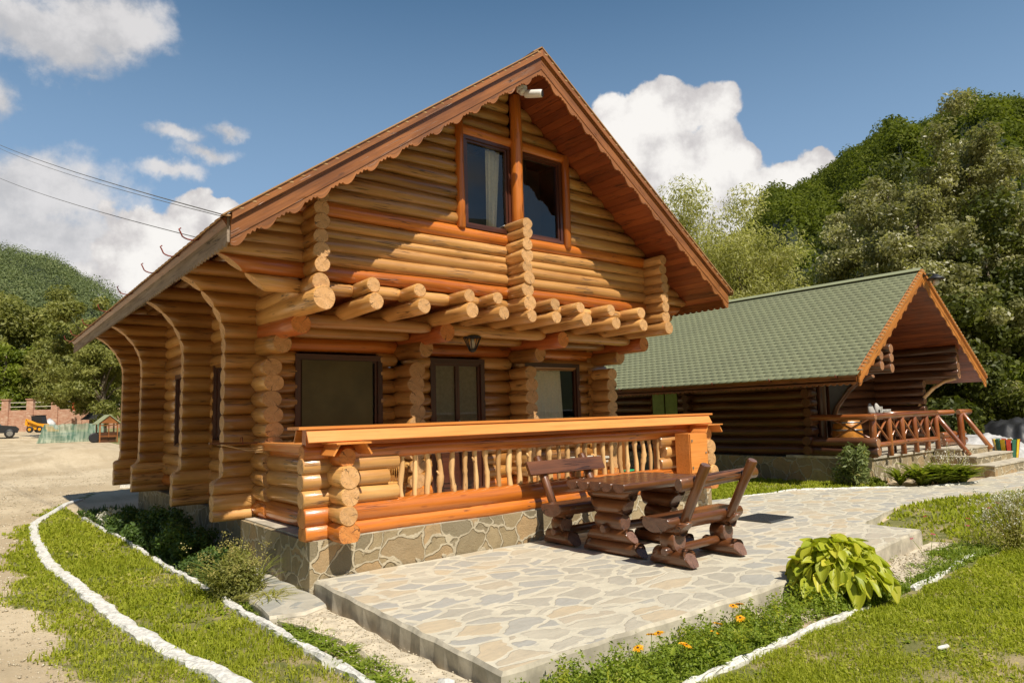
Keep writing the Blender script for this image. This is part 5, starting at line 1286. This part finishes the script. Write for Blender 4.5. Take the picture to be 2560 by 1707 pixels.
mounds([(random.uniform(-1.6, -.8), random.uniform(-2.6, 5)) for _ in range(120)]+[(random.uniform(.5, 7), random.uniform(-5.6, -3.75)) for _ in range(260)], .06, .035, 40, .018, 'lf_grass', 'clover tufts dotted through both lawns', .8)
# hosta
t = thing('hosta', 'large round yellow-green hosta at the front edge of the patio', 'plant', (3.38, -3.36, -.16))
Vs, Fs, Ts = [], [], []
for i in range(520):
    r_ = rng.uniform(0, 1)**.5; az = rng.uniform(0, 6.283); d = np.array([math.cos(az), math.sin(az), 0]); s = np.array([-d[1], d[0], 0])
    c = d*np.array([.43, .38, 0])*r_*rng.uniform(.85, 1.08)+np.array([0, 0, .08+.40*math.sqrt(max(0, 1-r_**2.4*.97))*rng.uniform(.6, 1.08)]); L = .14*rng.uniform(.7, 1.3); W_ = L*.84; tilt = .05-.85*r_+rng.normal()*.5; tw = rng.normal()*.6; az += rng.normal()*.5; d = np.array([math.cos(az), math.sin(az), 0]); s = np.array([-d[1], d[0], 0])
    s2 = s*math.cos(tw)+np.array([0, 0, 1])*math.sin(tw)*.5; ax = d*math.cos(tilt)+np.array([0, 0, math.sin(tilt)]); base = len(Vs); t_ = rng.uniform(0, 1); nrm = np.cross(ax, s2)
    if nrm[2] < 0: nrm = -nrm
    K = 7
    for j in range(K+1):
        q = j/K; w_ = W_*(math.sin(math.pi*min(1, q*.92+.04))**.75)*(1.1-.45*q); p = c+ax*L*(q-.3)+np.array([0, 0, -.22*L*q*q]); 
        for k in range(-3, 4): u = k/3; Vs.append(p+s2*w_*.5*u+nrm*(w_*.28*abs(u)**1.6+.0035*math.cos(k*3.14))); Ts.append(t_)
    for j in range(K):
        for k in range(6): a = base+7*j+k; Fs.append((a, a+1, a+8, a+7))
npmesh('foliage', Vs, Fs, M['lf_hosta'], tint=Ts, parent=t, smooth=True)
parts = [rosette((0, 0, 0), 30, .36, .02, rng, 1.0, .3)]; V, F, T = join(parts); npmesh('leaf_stalk', V, F, M['lf_weed'], tint=T, parent=t)
# orange coneflowers
def flower(loc, h, label, petal='petal', np_=13, rp=.038, name='coneflower', disc=True, group=None, cat='flower'):
    t = thing(name, label, cat, loc, group); b = MB(); b.tube([(0, 0, 0), (.01, .005, h*.5), (0, 0, h)], [.003, .003, .002], 5); b.build('stem', M['lf_weed'], t)
    b = MB(); tl = rng.uniform(-.5, .5)
    for i in range(np_):
        a = i/np_*6.283+rng.uniform(-.1, .1); c, s_ = math.cos(a), math.sin(a); L = rp*rng.uniform(.8, 1.15); w_ = L*.24; P = [(c*.006-s_*w_*.5, s_*.006+c*w_*.5, h), (c*.006+s_*w_*.5, s_*.006-c*w_*.5, h), (c*L*.6+s_*w_, s_*L*.6-c*w_, h+.004), (c*L, s_*L, h-.006), (c*L*.6-s_*w_, s_*L*.6+c*w_, h+.004)]
        ids = [b.vert(p, t=rng.uniform(0, 1)) for p in P]; b.face(ids)
    b.build('petals', M[petal], t)
    if disc: b = MB(); b.lathe((0, 0, h-.004), [(.007, 0), (.009, .006), (.005, .010)], 10); b.build('disc', plain('dark_flower_disc', (.07, .02, .008), .9) if 'dark_flower_disc' not in bpy.data.materials else bpy.data.materials['dark_flower_disc'], t)
    t.rotation_euler = (rng.uniform(.1, .5), rng.uniform(-.3, .3), rng.uniform(0, 6)); return t
fl = [(1820, 1505, -3.30, 'coneflower at the top left of the pair by the sandy patch'), (1855, 1528, -3.34, 'largest right-hand coneflower beside the sandy patch'), (1785, 1557, -3.42, 'small yellow coneflower between the two groups'),
      (1765, 1575, -3.44, 'big orange coneflower right of centre in the bed'), (1675, 1570, -3.42, 'upright coneflower behind the lowest pair'), (1680, 1600, -3.5, 'wide coneflower lowest in the bed'),
      (1696, 1606, -3.52, 'half-open coneflower touching the wide lowest one'), (1630, 1587, -3.46, 'coneflower second from the left in the bed'), (1612, 1598, -3.48, 'leftmost coneflower in the bed'), (1850, 1508, -3.28, 'reddish coneflower head above the largest one')]
for u, v, y, lab in fl:
    r_ = ray(u, v); k = (y-CL[1])/r_[1]; p = CL+r_*k; h = max(.06, p[2]+.165); flower((p[0], p[1], -.17), h, 'orange-yellow '+lab, group='orange coneflowers in the front bed')
fl = [(2365, 1280, 'pink flower at the left of the far lawn group'), (2393, 1291, 'pink flower just right of the leftmost one'), (2412, 1311, 'pink flower lowest in the far lawn group'), (2500, 1258, 'magenta flower topmost near the pale flower heads'), (2440, 1265, 'red flower in front of the pale flower stems'), (2462, 1250, 'red flower above the other, among pale stems'), (2310, 1335, 'pink flower beside the patio corner'), (2322, 1332, 'second pink flower at the patio corner')]
for i, (u, v, lab) in enumerate(fl):
    r_ = ray(u, v); y = (-3.0-.05*i if i > 5 else -3.4); k = (y-CL[1])/r_[1]; p = CL+r_*k; flower((p[0], p[1], -.15), max(.08, p[2]+.15), lab, 'pink', 6, .024, 'pink_flower', False, 'pink flowers near the patio corner')
# airy dry flowering stems at the right
t = thing('dry_flower_stems', 'airy dry plant with many pale small flower heads in the right lawn', 'plant', (6.6, -3.75, -.12)); b = MB(); C = []
for i in range(70):
    a = rng.uniform(0, 6.283); L = rng.uniform(.25, .62); sp = rng.uniform(0, .42); p = np.array([math.cos(a)*sp, math.sin(a)*sp*.8, L]); b.tube([(p[0]*.15, p[1]*.15, 0), (p[0]*.5, p[1]*.5, L*.55), tuple(p)], [.004, .003, .002], 4); C.append(p)
    for _ in range(3): q = p+rng.normal(size=3)*np.array([.05, .05, .04]); b.tube([tuple(p*.8), tuple(q)], .0015, 4); C.append(q)
b.build('stem', M['lf_dry'], t); C = np.array(C); C = np.repeat(C, 7, 0)+rng.normal(size=(len(C)*7, 3))*.012; V, F, T = leaves(C, .017, rng, .7); tag(npmesh('flower_heads', V, F, M['whitepetal'], tint=T, parent=t), kind='stuff')
C = rng.normal(size=(1800, 3))*np.array([.25, .22, .12])+np.array([0, 0, .12]); C[:, 2] = np.abs(C[:, 2]); V, F, T = leaves(C, .035, rng, .3); npmesh('foliage', V, F, M['lf_dry'], tint=T, parent=t)
# plants by the second cabin
t = bush('ornamental_bush', 'upright blue-green bush with yellowed leaves at the dark cabin porch corner', (10.62, -.12), .36, .36, 1.0, 1800, .10, 'lf_variegated', seed=9, aspect=.3, clumps=18)
parts = [rosette((random.uniform(11.25, 12.2)+0, 0, -.04), 26, .42, .07, rng, 1.25, .45) for _ in range(24)]
for i, (V, F, T) in enumerate(parts): V[:, 1] += -.80-(V[:, 0].mean()-11.2)*.62+rng.uniform(-.02, .28)
V, F, T = join(parts); o = npmesh('groundcover_clump', V, F, M['lf_green'], tint=T); tag(o, 'low bed of broad green leaves beside the path by the steps', 'plant')
C = []; b = MB(); t = thing('airy_weed', 'thin pale flowering weed rising behind the broad-leaved bed', 'plant', (13.2, -.75, -.03))
for i in range(26): p = rng.normal(size=3)*np.array([.28, .18, .12])+np.array([0, 0, .42]); b.tube([(p[0]*.4, p[1]*.4, 0), tuple(p)], .004, 4); C.append(p)
b.build('stem', M['lf_dry'], t); C = np.repeat(np.array(C), 14, 0)+rng.normal(size=(26*14, 3))*.04; V, F, T = leaves(C, .03, rng, .6); tag(npmesh('flower_heads', V, F, M['whitepetal'], tint=T, parent=t), kind='stuff')
bush('leafy_shrub', 'small green plant at the foot of the porch corner bush', (10.95, -.35), .22, .2, .22, 700, .05, 'lf_green', seed=12)

# ------------------------------------------------------------ trees
def tree(name, label, base, H, rx, ry, crown0, mat, n, size, seed, clumps=60, trunk=.22, gap=.25, aspect=.4, droop=0., limbs=9, shape=1., group='trees around the cabins', cl=(.16, .34)):
    """tapered trunk with limbs; leaf clumps spread through an uneven crown volume"""
    r = np.random.default_rng(seed); t = thing(name, label, 'tree', base, group)
    # clump centres inside an ellipsoid, biased outward
    c = unit(r.normal(size=(clumps, 3)))*(r.uniform(0, 1, (clumps, 1))**.42); c = c*(1+.22*np.sin(c[:, [1]]*5+seed)+.15*np.sin(c[:, [0]]*7+seed*2))
    zc = (crown0+H)/2; hz = (H-crown0)/2; c = c*np.array([rx, ry, hz]); taper = 1-.35*shape*np.clip(c[:, 2]/hz, -1, 1); c[:, 0] *= taper; c[:, 1] *= taper; c[:, 2] += zc
    cr = (rx+ry+min(hz, 2*rx))/3*r.uniform(cl[0], cl[1], clumps)
    k = r.choice(clumps, n, p=cr**2/np.sum(cr**2)); d = unit(r.normal(size=(n, 3))); rad = r.uniform(0, 1, (n, 1))**.5
    P = c[k]+d*cr[k][:, None]*rad*np.array([1, 1, .75]); 
    # twigs thin out: drop leaves in noise gaps
    q = np.sin(P[:, 0]*2.3/size*.12+seed)+np.sin(P[:, 1]*2.1/size*.12)+np.sin(P[:, 2]*2.7/size*.12); kk = q > -3+gap*4; P, d, k = P[kk], d[kk], k[kk]
    bt = r.uniform(-.15, .4, clumps)[k]; V, F, T = leaves(P, size, r, aspect, out=d*.9, tint=np.clip(bt+r.uniform(0, .65, len(P)), 0, 1), droop=droop)
    npmesh('crown', V, F, M[mat], tint=T, parent=t)
    b = MB(); top = np.array([0, 0, H*.8]); tr = [(0, 0, -.3), (.05*H*.1, 0, H*.18), (-.03*H*.1, .04, H*.4), (.02, -.05, H*.62), (0, 0, H*.86)]
    b.tube(tr, [trunk*1.25, trunk, trunk*.75, trunk*.5, trunk*.15], 10)
    order = r.permutation(clumps)[:limbs*3]
    for i, ci in enumerate(order):
        e = c[ci]; s0 = max(.12*H, min(e[2]*.62, .7*H)); m_ = np.array([e[0]*.45, e[1]*.45, s0+(e[2]-s0)*.6]); w = trunk*(.45 if i < limbs else .2)
        b.tube([(0, 0, s0), tuple(m_), tuple(e)], [w*(1-s0/H*.6), w*.5, w*.12], 6)
    b.build('trunk', M['bark'], t); return t
def tree_at(name, label, u, dist, vtop, wpx, mat, n, seed, size=.12, crown_frac=.25, base=None, **k):
    p = at(u, 1000, dist); topz = at(u, vtop, dist)[2]; g = float(gz(p[0], p[1])) if base is None else base; H = topz-g; rx = wpx/2/1716*dist*1.0
    return tree(name, label, (p[0], p[1], g), H, rx, rx*.9, H*crown_frac, mat, n, size, seed, **k)
tree_at('willow_tree', 'pale silvery-green willow rising behind the roof of the main cabin', 1765, 26, 478, 300, 'lf_willow', 56000, 21, .15, .10, clumps=120, gap=.35, cl=(.2, .36), aspect=.26, droop=1.2, trunk=.16, shape=.6)
tree_at('willow_tree', 'rounder yellow-green willow standing right of the taller willow', 1880, 26.5, 500, 290, 'lf_willow', 52000, 22, .15, .08, clumps=80, gap=.3, cl=(.22, .4), aspect=.26, droop=1.2, trunk=.14, shape=.5)
tree_at('bushy_tree', 'low pale bushy tree above the middle of the green roof', 2060, 25, 680, 280, 'lf_willow', 16000, 23, .17, .1, clumps=40, gap=.4, aspect=.3, trunk=.1)
tree_at('poplar_tree', 'tall silver-leaved poplar rising above the right part of the green roof', 2265, 30, 385, 300, 'lf_silver', 68000, 24, .15, .08, clumps=160, gap=.4, cl=(.10, .24), aspect=.5, trunk=.25)
tree_at('poplar_tree', 'silver-leaved tree behind the gable peak of the green-roofed cabin', 2330, 27, 470, 300, 'lf_silver', 60000, 25, .145, .10, clumps=140, gap=.35, cl=(.10, .24), aspect=.5, trunk=.25)
tree_at('poplar_tree', 'tallest silver-topped tree at the right edge of the picture', 2480, 31, 288, 330, 'lf_silver', 80000, 26, .155, .10, clumps=170, gap=.35, cl=(.10, .24), aspect=.5, trunk=.3)
tree_at('dark_tree', 'dark green tree filling the right edge behind the steps', 2500, 29, 560, 330, 'lf_dark', 46000, 27, .17, .02, clumps=90, gap=.2, trunk=.2, aspect=.55)
tree_at('dark_tree', 'dark tree low behind the open gable of the green-roofed cabin', 2390, 26, 620, 260, 'lf_dark', 30000, 28, .17, .02, clumps=70, gap=.2, trunk=.2, aspect=.55)
tree_at('bushy_tree', 'bright green bush low at the far right edge', 2560, 28, 830, 200, 'lf_green', 16000, 29, .14, .02, clumps=40, gap=.3, trunk=.1, aspect=.55)
tree_at('dark_tree', 'dark tree beyond the right edge of the green roof ridge', 2110, 42, 650, 260, 'lf_dark', 18000, 30, .28, .05, clumps=60, gap=.2, trunk=.2)
tree_at('dark_tree', 'dark mid-height tree between the silver trees', 2290, 40, 430, 330, 'lf_dark', 26000, 31, .28, .05, clumps=60, gap=.2, trunk=.25)
# left group beyond the yard
tree_at('olive_green_tree', 'yellow-green round-topped tree just left of the far eave', 235, 78, 765, 190, 'lf_olive', 22000, 41, .42, .12, clumps=60, gap=.25, trunk=.35)
tree_at('leaning_tree', 'olive tree with dark spreading trunk above the little well house', 258, 72, 850, 170, 'lf_olive', 26000, 42, .30, .22, clumps=70, gap=.45, trunk=.30, cl=(.2, .36))
tree_at('broad_tree', 'broad green tree at the far left behind the brick wall', 20, 150, 740, 220, 'lf_olive', 22000, 43, .75, .05, clumps=60, gap=.15, trunk=.5)
tree_at('broad_tree', 'olive-green broad tree second from the left behind the brick wall', 110, 156, 750, 190, 'lf_olive', 22000, 44, .75, .05, clumps=60, gap=.15, trunk=.5)
tree_at('broad_tree', 'dark lush tree low at the left picture edge', 10, 132, 860, 200, 'lf_green', 20000, 45, .62, .02, clumps=60, gap=.15, trunk=.5)
tree_at('broad_tree', 'shaggy greyish-green tree leaning over the brick wall', 150, 128, 860, 170, 'lf_olive', 18000, 46, .55, .03, clumps=50, gap=.2, trunk=.4)
tree_at('broad_tree', 'dim green tree filling the gap beside the far eave', 300, 128, 860, 160, 'lf_green', 14000, 47, .7, .03, clumps=50, gap=.2, trunk=.4)
# dense belt closing the view under the right trees
def belt(name, label, u0, u1, dist, vtop, n, size, mat, seed, depth=4., wob=.15):
    r = np.random.default_rng(seed); u = r.uniform(u0, u1, n); a = np.array([at(q, 1000, 1.) for q in np.linspace(u0, u1, 60)])-CL; uu = np.linspace(u0, u1, 60)
    dd = dist+r.uniform(0, depth, n); X = CL[0]+np.interp(u, uu, a[:, 0])*dd; Y = CL[1]+np.interp(u, uu, a[:, 1])*dd
    top = at((u0+u1)/2, vtop, dist)[2]; hh = top*(1-wob+wob*np.sin(u*.031+seed)+wob*.7*np.sin(u*.083)); Z = r.uniform(0, 1, n)**.8*hh
    V, F, T = leaves(np.column_stack([X, Y, Z-.1]), size, r, .55, out=np.tile([-.5, -.6, .3], (n, 1))); return stuff(name, V, F, T, M[mat], label, 'undergrowth')
belt('undergrowth', 'dense dark undergrowth closing the view behind the green-roofed cabin', 1950, 2700, 34, 860, 42000, .30, 'lf_dark', 3)
belt('undergrowth', 'pale bushes directly behind the green roof ridge', 1640, 2200, 30, 800, 26000, .22, 'lf_willow', 4)
belt('undergrowth', 'dark hedge mass behind the brick wall at the left', -300, 420, 132, 925, 26000, .9, 'lf_dark', 5, 10)

# ------------------------------------------------------------ hills with forest
def hill(name, fname, prof, d0, d1, d2, n, cs, mat, label, seed, leaf_n=120, zbase=2., ls=.17):
    """prof: list of (azimuth deg, ridge elevation deg); slope rises from distance d0 to d1, falls to d2"""
    az = np.array([p[0] for p in prof]); el = np.array([p[1] for p in prof]); r = np.random.default_rng(seed)
    def hz(a, d):
        H = np.tan(np.radians(np.interp(a, az, el)))*d1+1.5; t = np.clip((d-d0)/(d1-d0), 0, 1); t2 = np.clip((d-d1)/(d2-d1), 0, 1)
        bump = (.06*np.sin(a*.9+d*.02)+.05*np.sin(a*2.3+1+d*.035)+.03*np.sin(a*5.1+d*.05))*np.sin(np.clip(t, 0, 1)*3.14)
        return zbase+(H-zbase-cs*.9)*(t**.85+bump)*(1-t2*t2)
    A = np.linspace(az[0], az[-1], 90); D = np.concatenate([np.linspace(d0-20, d1, 34), np.linspace(d1+10, d2, 14)]); AA, DD = np.meshgrid(A, D)
    V = np.stack([CL[0]+DD*np.sin(np.radians(AA)), CL[1]+DD*np.cos(np.radians(AA)), hz(AA, DD)], -1).reshape(-1, 3); nx = len(A); i = (np.arange(len(D)-1)[:, None]*nx+np.arange(nx-1)[None]).ravel()
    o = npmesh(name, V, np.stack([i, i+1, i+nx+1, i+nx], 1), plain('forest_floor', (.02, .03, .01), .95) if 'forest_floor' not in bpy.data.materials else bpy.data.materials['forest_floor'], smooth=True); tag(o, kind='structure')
    a = r.uniform(az[0], az[-1], n); d = d0+(d1-d0+30)*np.sqrt(r.uniform(0, 1, n)); z = hz(a, d); C = np.column_stack([CL[0]+d*np.sin(np.radians(a)), CL[1]+d*np.cos(np.radians(a)), z+cs*.25]); rad = cs*r.uniform(.55, 1.15, n)
    k = np.repeat(np.arange(n), leaf_n); dr = unit(r.normal(size=(len(k), 3))); dr[:, 2] = np.abs(dr[:, 2])*1.0-.15; P = C[k]+dr*rad[k][:, None]*np.array([1, 1, 1.05])*r.uniform(.7, 1.08, (len(k), 1))
    V, F, T = leaves(P, cs*ls, r, .75, out=dr*1.3, tint=np.clip(r.uniform(0, .6, n)[k]+r.uniform(0, .4, len(k)), 0, 1)); stuff(fname, V, F, T, M[mat], label, 'forest')
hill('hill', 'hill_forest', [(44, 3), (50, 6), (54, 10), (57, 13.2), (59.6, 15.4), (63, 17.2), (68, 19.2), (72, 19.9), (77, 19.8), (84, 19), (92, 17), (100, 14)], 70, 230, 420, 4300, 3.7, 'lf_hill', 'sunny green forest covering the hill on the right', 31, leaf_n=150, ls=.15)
hill('hill', 'hill_forest', [(-34, 10), (-20, 12.5), (-8, 13.2), (1.3, 12.3), (5, 11.5), (8.7, 9.0), (12, 7.0), (16, 5), (24, 3.2), (34, 2.5), (46, 3.0)], 230, 560, 900, 3000, 9.5, 'lf_hill2', 'haze-tinted green forest covering the far hill on the left', 32, leaf_n=190, ls=.09)

# unseen hills behind the viewer: dark in pane reflections, raised to block low skylight
def plain_hill():
    r = np.random.default_rng(9); A = np.linspace(100, 326, 120); D = np.array([90, 120, 160, 210, 260, 330, 420, 520]); E = 23+4*np.sin(A*.05)+2.5*np.sin(A*.13+1)-11*np.exp(-((A-140)/26)**2)
    H = np.tan(np.radians(E))*330; AA, DD = np.meshgrid(A, D); t = np.interp(DD, [90, 330, 520], [0, 1, .4]); Z = 2+H[None, :]*t**.9+r.normal(size=AA.shape)*3*(DD > 100)*np.sin(np.clip((AA-100)/226, 0, 1)*3.14)
    V = np.stack([CL[0]+DD*np.sin(np.radians(AA)), CL[1]+DD*np.cos(np.radians(AA)), Z], -1).reshape(-1, 3); nx = len(A); i = (np.arange(len(D)-1)[:, None]*nx+np.arange(nx-1)[None]).ravel()
    tag(npmesh('hill', V, np.stack([i, i+1, i+nx+1, i+nx], 1), plain('wooded_slope', (.05, .06, .015), .95, noise=.5, scale=.08), smooth=True), kind='structure')
plain_hill()

# ------------------------------------------------------------ far yard on the left
def ground_at(u, d): p = at(u, 1050, d); return (float(p[0]), float(p[1]), float(gz(p[0], p[1])))
def facing(u):                                            # rotation that turns local -y towards the camera
    r_ = ray(u, 1000); return math.atan2(-r_[0], r_[1])
# brick wall with pillars and rails
x0, y0, g0 = ground_at(-260, 106); x1, y1, g1 = ground_at(300, 96); L_ = math.hypot(x1-x0, y1-y0); rz = math.atan2(y1-y0, x1-x0)
t = thing('brick_wall', 'long red brick yard wall with brick pillars below the trees', 'wall', (x0, y0, min(g0, g1)-.3), rz=rz)
b = MB(); b.box((L_/2, 0, 1.4), (L_, .3, 2.8)); part(b, 'wall', M['brick'], t)
np_n = 9
for i in range(np_n): b = MB(); b.box((L_*(i+.3)/np_n, -.12, 2.0), (.7, .6, 4.0)); b.box((L_*(i+.3)/np_n, -.12, 4.06), (.9, .8, .12)); part(b, 'pillar', M['brick'], t)
for z in (3.2, 3.7): b = MB(); b.box((L_/2, 0, z), (L_, .07, .07)); part(b, 'rail', M['tan_paint'], t)
# skid-steer loader
x, y, g = ground_at(98, 90); t = thing('skid_steer_loader', 'small yellow skid-steer loader with black cab on the far gravel', 'loader', (x, y, g), rz=facing(98)+R(150)); t.scale = (.85,)*3
b = MB(); b.prism([(-1.1, -.55, .35), (1.0, -.55, .35), (1.15, -.55, .9), (1.0, -.55, 1.3), (-.9, -.55, 1.05)], (0, 1.1, 0)); part(b, 'chassis', M['yellowpaint'], t)
b = MB(); b.prism([(-.75, -.5, 1.05), (.6, -.5, 1.25), (.7, -.5, 2.05), (-.5, -.5, 2.1)], (0, 1.0, 0)); b.box((.1, 0, 2.13), (1.35, 1.08, .07)); part(b, 'cab', M['black'], t)
for sy in (-1, 1):
    b = MB(); b.prism([(1.15, sy*.72-.07, 1.5), (1.1, sy*.72-.07, 1.75), (-1.55, sy*.72-.07, .55), (-1.5, sy*.72-.07, .35)], (0, .14, 0)); b.prism([(.95, sy*.72-.07, .9), (1.25, sy*.72-.07, .9), (1.2, sy*.72-.07, 1.7), (1.0, sy*.72-.07, 1.7)], (0, .14, 0)); part(b, 'lift_arm', M['yellowpaint'], t)
    for xx in (-.6, .6):
        b = MB(); b.lathe((xx, sy*.78-(.12 if sy < 0 else .12), .40), [(.2, 0), (.38, .01), (.40, .05), (.40, .2), (.38, .24), (.2, .24)], 18, ax=Matrix.Rotation(R(-90), 3, 'X')); w_ = part(b, 'wheel', M['black'], t)
        b = MB(); b.lathe((xx, sy*.78+(.13 if sy > 0 else -.13), .40), [(.19, 0), (.19, .015)], 14, ax=Matrix.Rotation(R(-90), 3, 'X')); b.build('rim', M['yellowpaint'], w_)
b = MB(); b.prism([(-1.5, -.85, .1), (-2.15, -.85, .1), (-1.75, -.85, .35), (-1.55, -.85, .75)], (0, 1.7, 0)); part(b, 'bucket', M['yellowpaint'], t)
# dark off-road car, cut by the left edge
x, y, g = ground_at(-14, 78); t = thing('off_road_car', 'small dark open off-road car cut by the left edge of the picture', 'car', (x, y, g), rz=facing(0))
b = MB(); b.prism([(-1.9, -.8, .45), (1.75, -.8, .45), (1.85, -.8, .8), (1.6, -.8, 1.05), (.6, -.8, 1.15), (-1.8, -.8, 1.1)], (0, 1.6, 0)); part(b, 'body', M['black'], t)
b = MB(); b.prism([(-1.7, -.72, 1.1), (.55, -.72, 1.15), (.05, -.72, 1.72), (-1.6, -.72, 1.75)], (0, 1.44, 0)); part(b, 'windows', plain('car_glass', (.10, .14, .15), .1), t)
b = MB(); b.box((-.75, 0, 1.78), (1.9, 1.5, .07)); part(b, 'roof', M['black'], t)
for xx in (-1.2, 1.15):
    for sy in (-1, 1):
        b = MB(); b.lathe((xx, sy*.80-.12, .40), [(.25, 0), (.38, .01), (.40, .05), (.40, .2), (.38, .24), (.25, .24)], 20, ax=Matrix.Rotation(R(-90), 3, 'X')); w_ = part(b, 'wheel', M['black'], t)
        b = MB(); b.lathe((xx, sy*.80+(.12 if sy > 0 else -.14), .40), [(.24, 0), (.20, .02), (.05, .03)], 16, ax=Matrix.Rotation(R(-90), 3, 'X')); b.build('rim', M['steel'], w_)
# shade-net enclosure
x, y, g = ground_at(190, 68); rz = facing(190); t = thing('net_enclosure', 'low enclosure wrapped in green shade net on the gravel', 'enclosure', (x, y, g), rz=rz)
V, F = [], []; n = 60
for i in range(n+1):
    q = i/n
    for j in range(6):
        s = j/5; sag = .03*math.sin(q*20)*(s)+.02*math.sin(q*47); V.append((-2.2+4.2*q-(.45*(1-s) if q < .03 else 0), .12*math.sin(q*13+s*2)-.25*(1-s), s*(1.5+sag)))
for i in range(n):
    for j in range(5): a = i*6+j; F.append((a, a+6, a+7, a+1))
for k, (xa) in enumerate((-2.2, 2.0)):
    base = len(V); V += [(xa-(.35 if k == 0 else 0), -.25, 0), (xa, 0, 1.42), (xa+.1, 2.2, 1.35), (xa-.25, 2.3, 0)]; F.append((base, base+1, base+2, base+3))
npmesh('net', V, F, M['net'], parent=t)
for xx in (-2.15, -1.1, 0, 1.0, 2.0): b = MB(); b.tube([(xx, .1, 0), (xx, .1, 1.5)], .03, 6); part(b, 'stake', M['bark'], t)
# little wooden well house
x, y, g = ground_at(268, 64); t = thing('well_house', 'little red-brown wooden well house with mossy gabled roof', 'well house', (x, y, g), rz=facing(268)+.25)
b = MB()
for xx in (-.62, .62):
    for yy in (-.5, .5): b.box((xx, yy, .75), (.09, .09, 1.5), along=2)
b.box((0, -.5, .5), (1.3, .06, .08)); b.box((0, -.5, 1.35), (1.3, .06, .08)); b.box((0, -.52, .9), (.08, .05, 1.0)); part(b, 'frame', M['barge'], t)
b = MB(); b.box((0, .1, .4), (1.15, .9, .8)); part(b, 'well_box', M['dark'], t)
for sg in (-1, 1): b = MB(); b.box((sg*.45, 0, 1.80), (1.12, 1.4, .06), rot=Matrix.Rotation(sg*R(40), 3, 'Y')); part(b, 'roof_panel', M['shingle'], t)
b = MB(); b.prism([(-.7, -.62, 1.5), (.7, -.62, 1.5), (0, -.62, 2.08)], (0, .04, 0)); part(b, 'gable_board', M['barge'], t)
b = MB(); b.lathe((-.95, -.3, .4), [(.32, 0), (.40, .02), (.40, .05), (.32, .07)], 16, ax=Matrix.Rotation(R(90), 3, 'X')); part(b, 'cart_wheel', M['black'], t)
# dark small canopy next to the well house
x, y, g = ground_at(243, 72); t = thing('shade_canopy', 'dark pointed canopy roof beside the tree trunk', 'canopy', (x, y, g), rz=facing(243))
b = MB(); b.lathe((0, 0, 1.7), [(1.3, 0), (1.25, .05), (.2, .9), (.02, 1.0)], 4); part(b, 'roof', M['black'], t)
b = MB(); b.tube([(0, 0, 0), (0, 0, 1.8)], .07, 8); part(b, 'post', M['bark'], t)
# pale sacks beside the loader
for k, (u, d, lab) in enumerate(((124, 93, 'tall white sack of building material right of the loader'), (131, 90, 'lower white sack at the foot of the tall one'))):
    x, y, g = ground_at(u, d); b = MB(); h_ = 1.5 if k == 0 else .9; b.lathe((x, y, g-.05), [(.45, 0), (.6, h_*.25), (.55, h_*.7), (.25, h_*.92), (.12, h_)], 12)
    b.V = [(p[0]+random.uniform(-.05, .05), p[1]+random.uniform(-.05, .05), p[2]+random.uniform(-.04, .04)) for p in b.V]; tag(b.build('sack', M['plastic']), lab, 'sack')
x, y, g = ground_at(186, 96); t = thing('red_cloth', 'red cloth hanging from a line in front of the brick wall', 'cloth', (x, y, g), rz=facing(186)); b = MB()
for i in range(6): b.box((.09*i-.2, .03*math.sin(i*2), 3.0-.08*i), (.10, .04, 1.3-.1*i)); 
part(b, 'cloth', plain('red_cloth', (.65, .05, .03), .8), t); b = MB(); b.tube([(-3, 0, 3.55), (-.2, 0, 3.5), (3, 0, 3.6)], .02, 5); part(b, 'line', M['cable'], t)
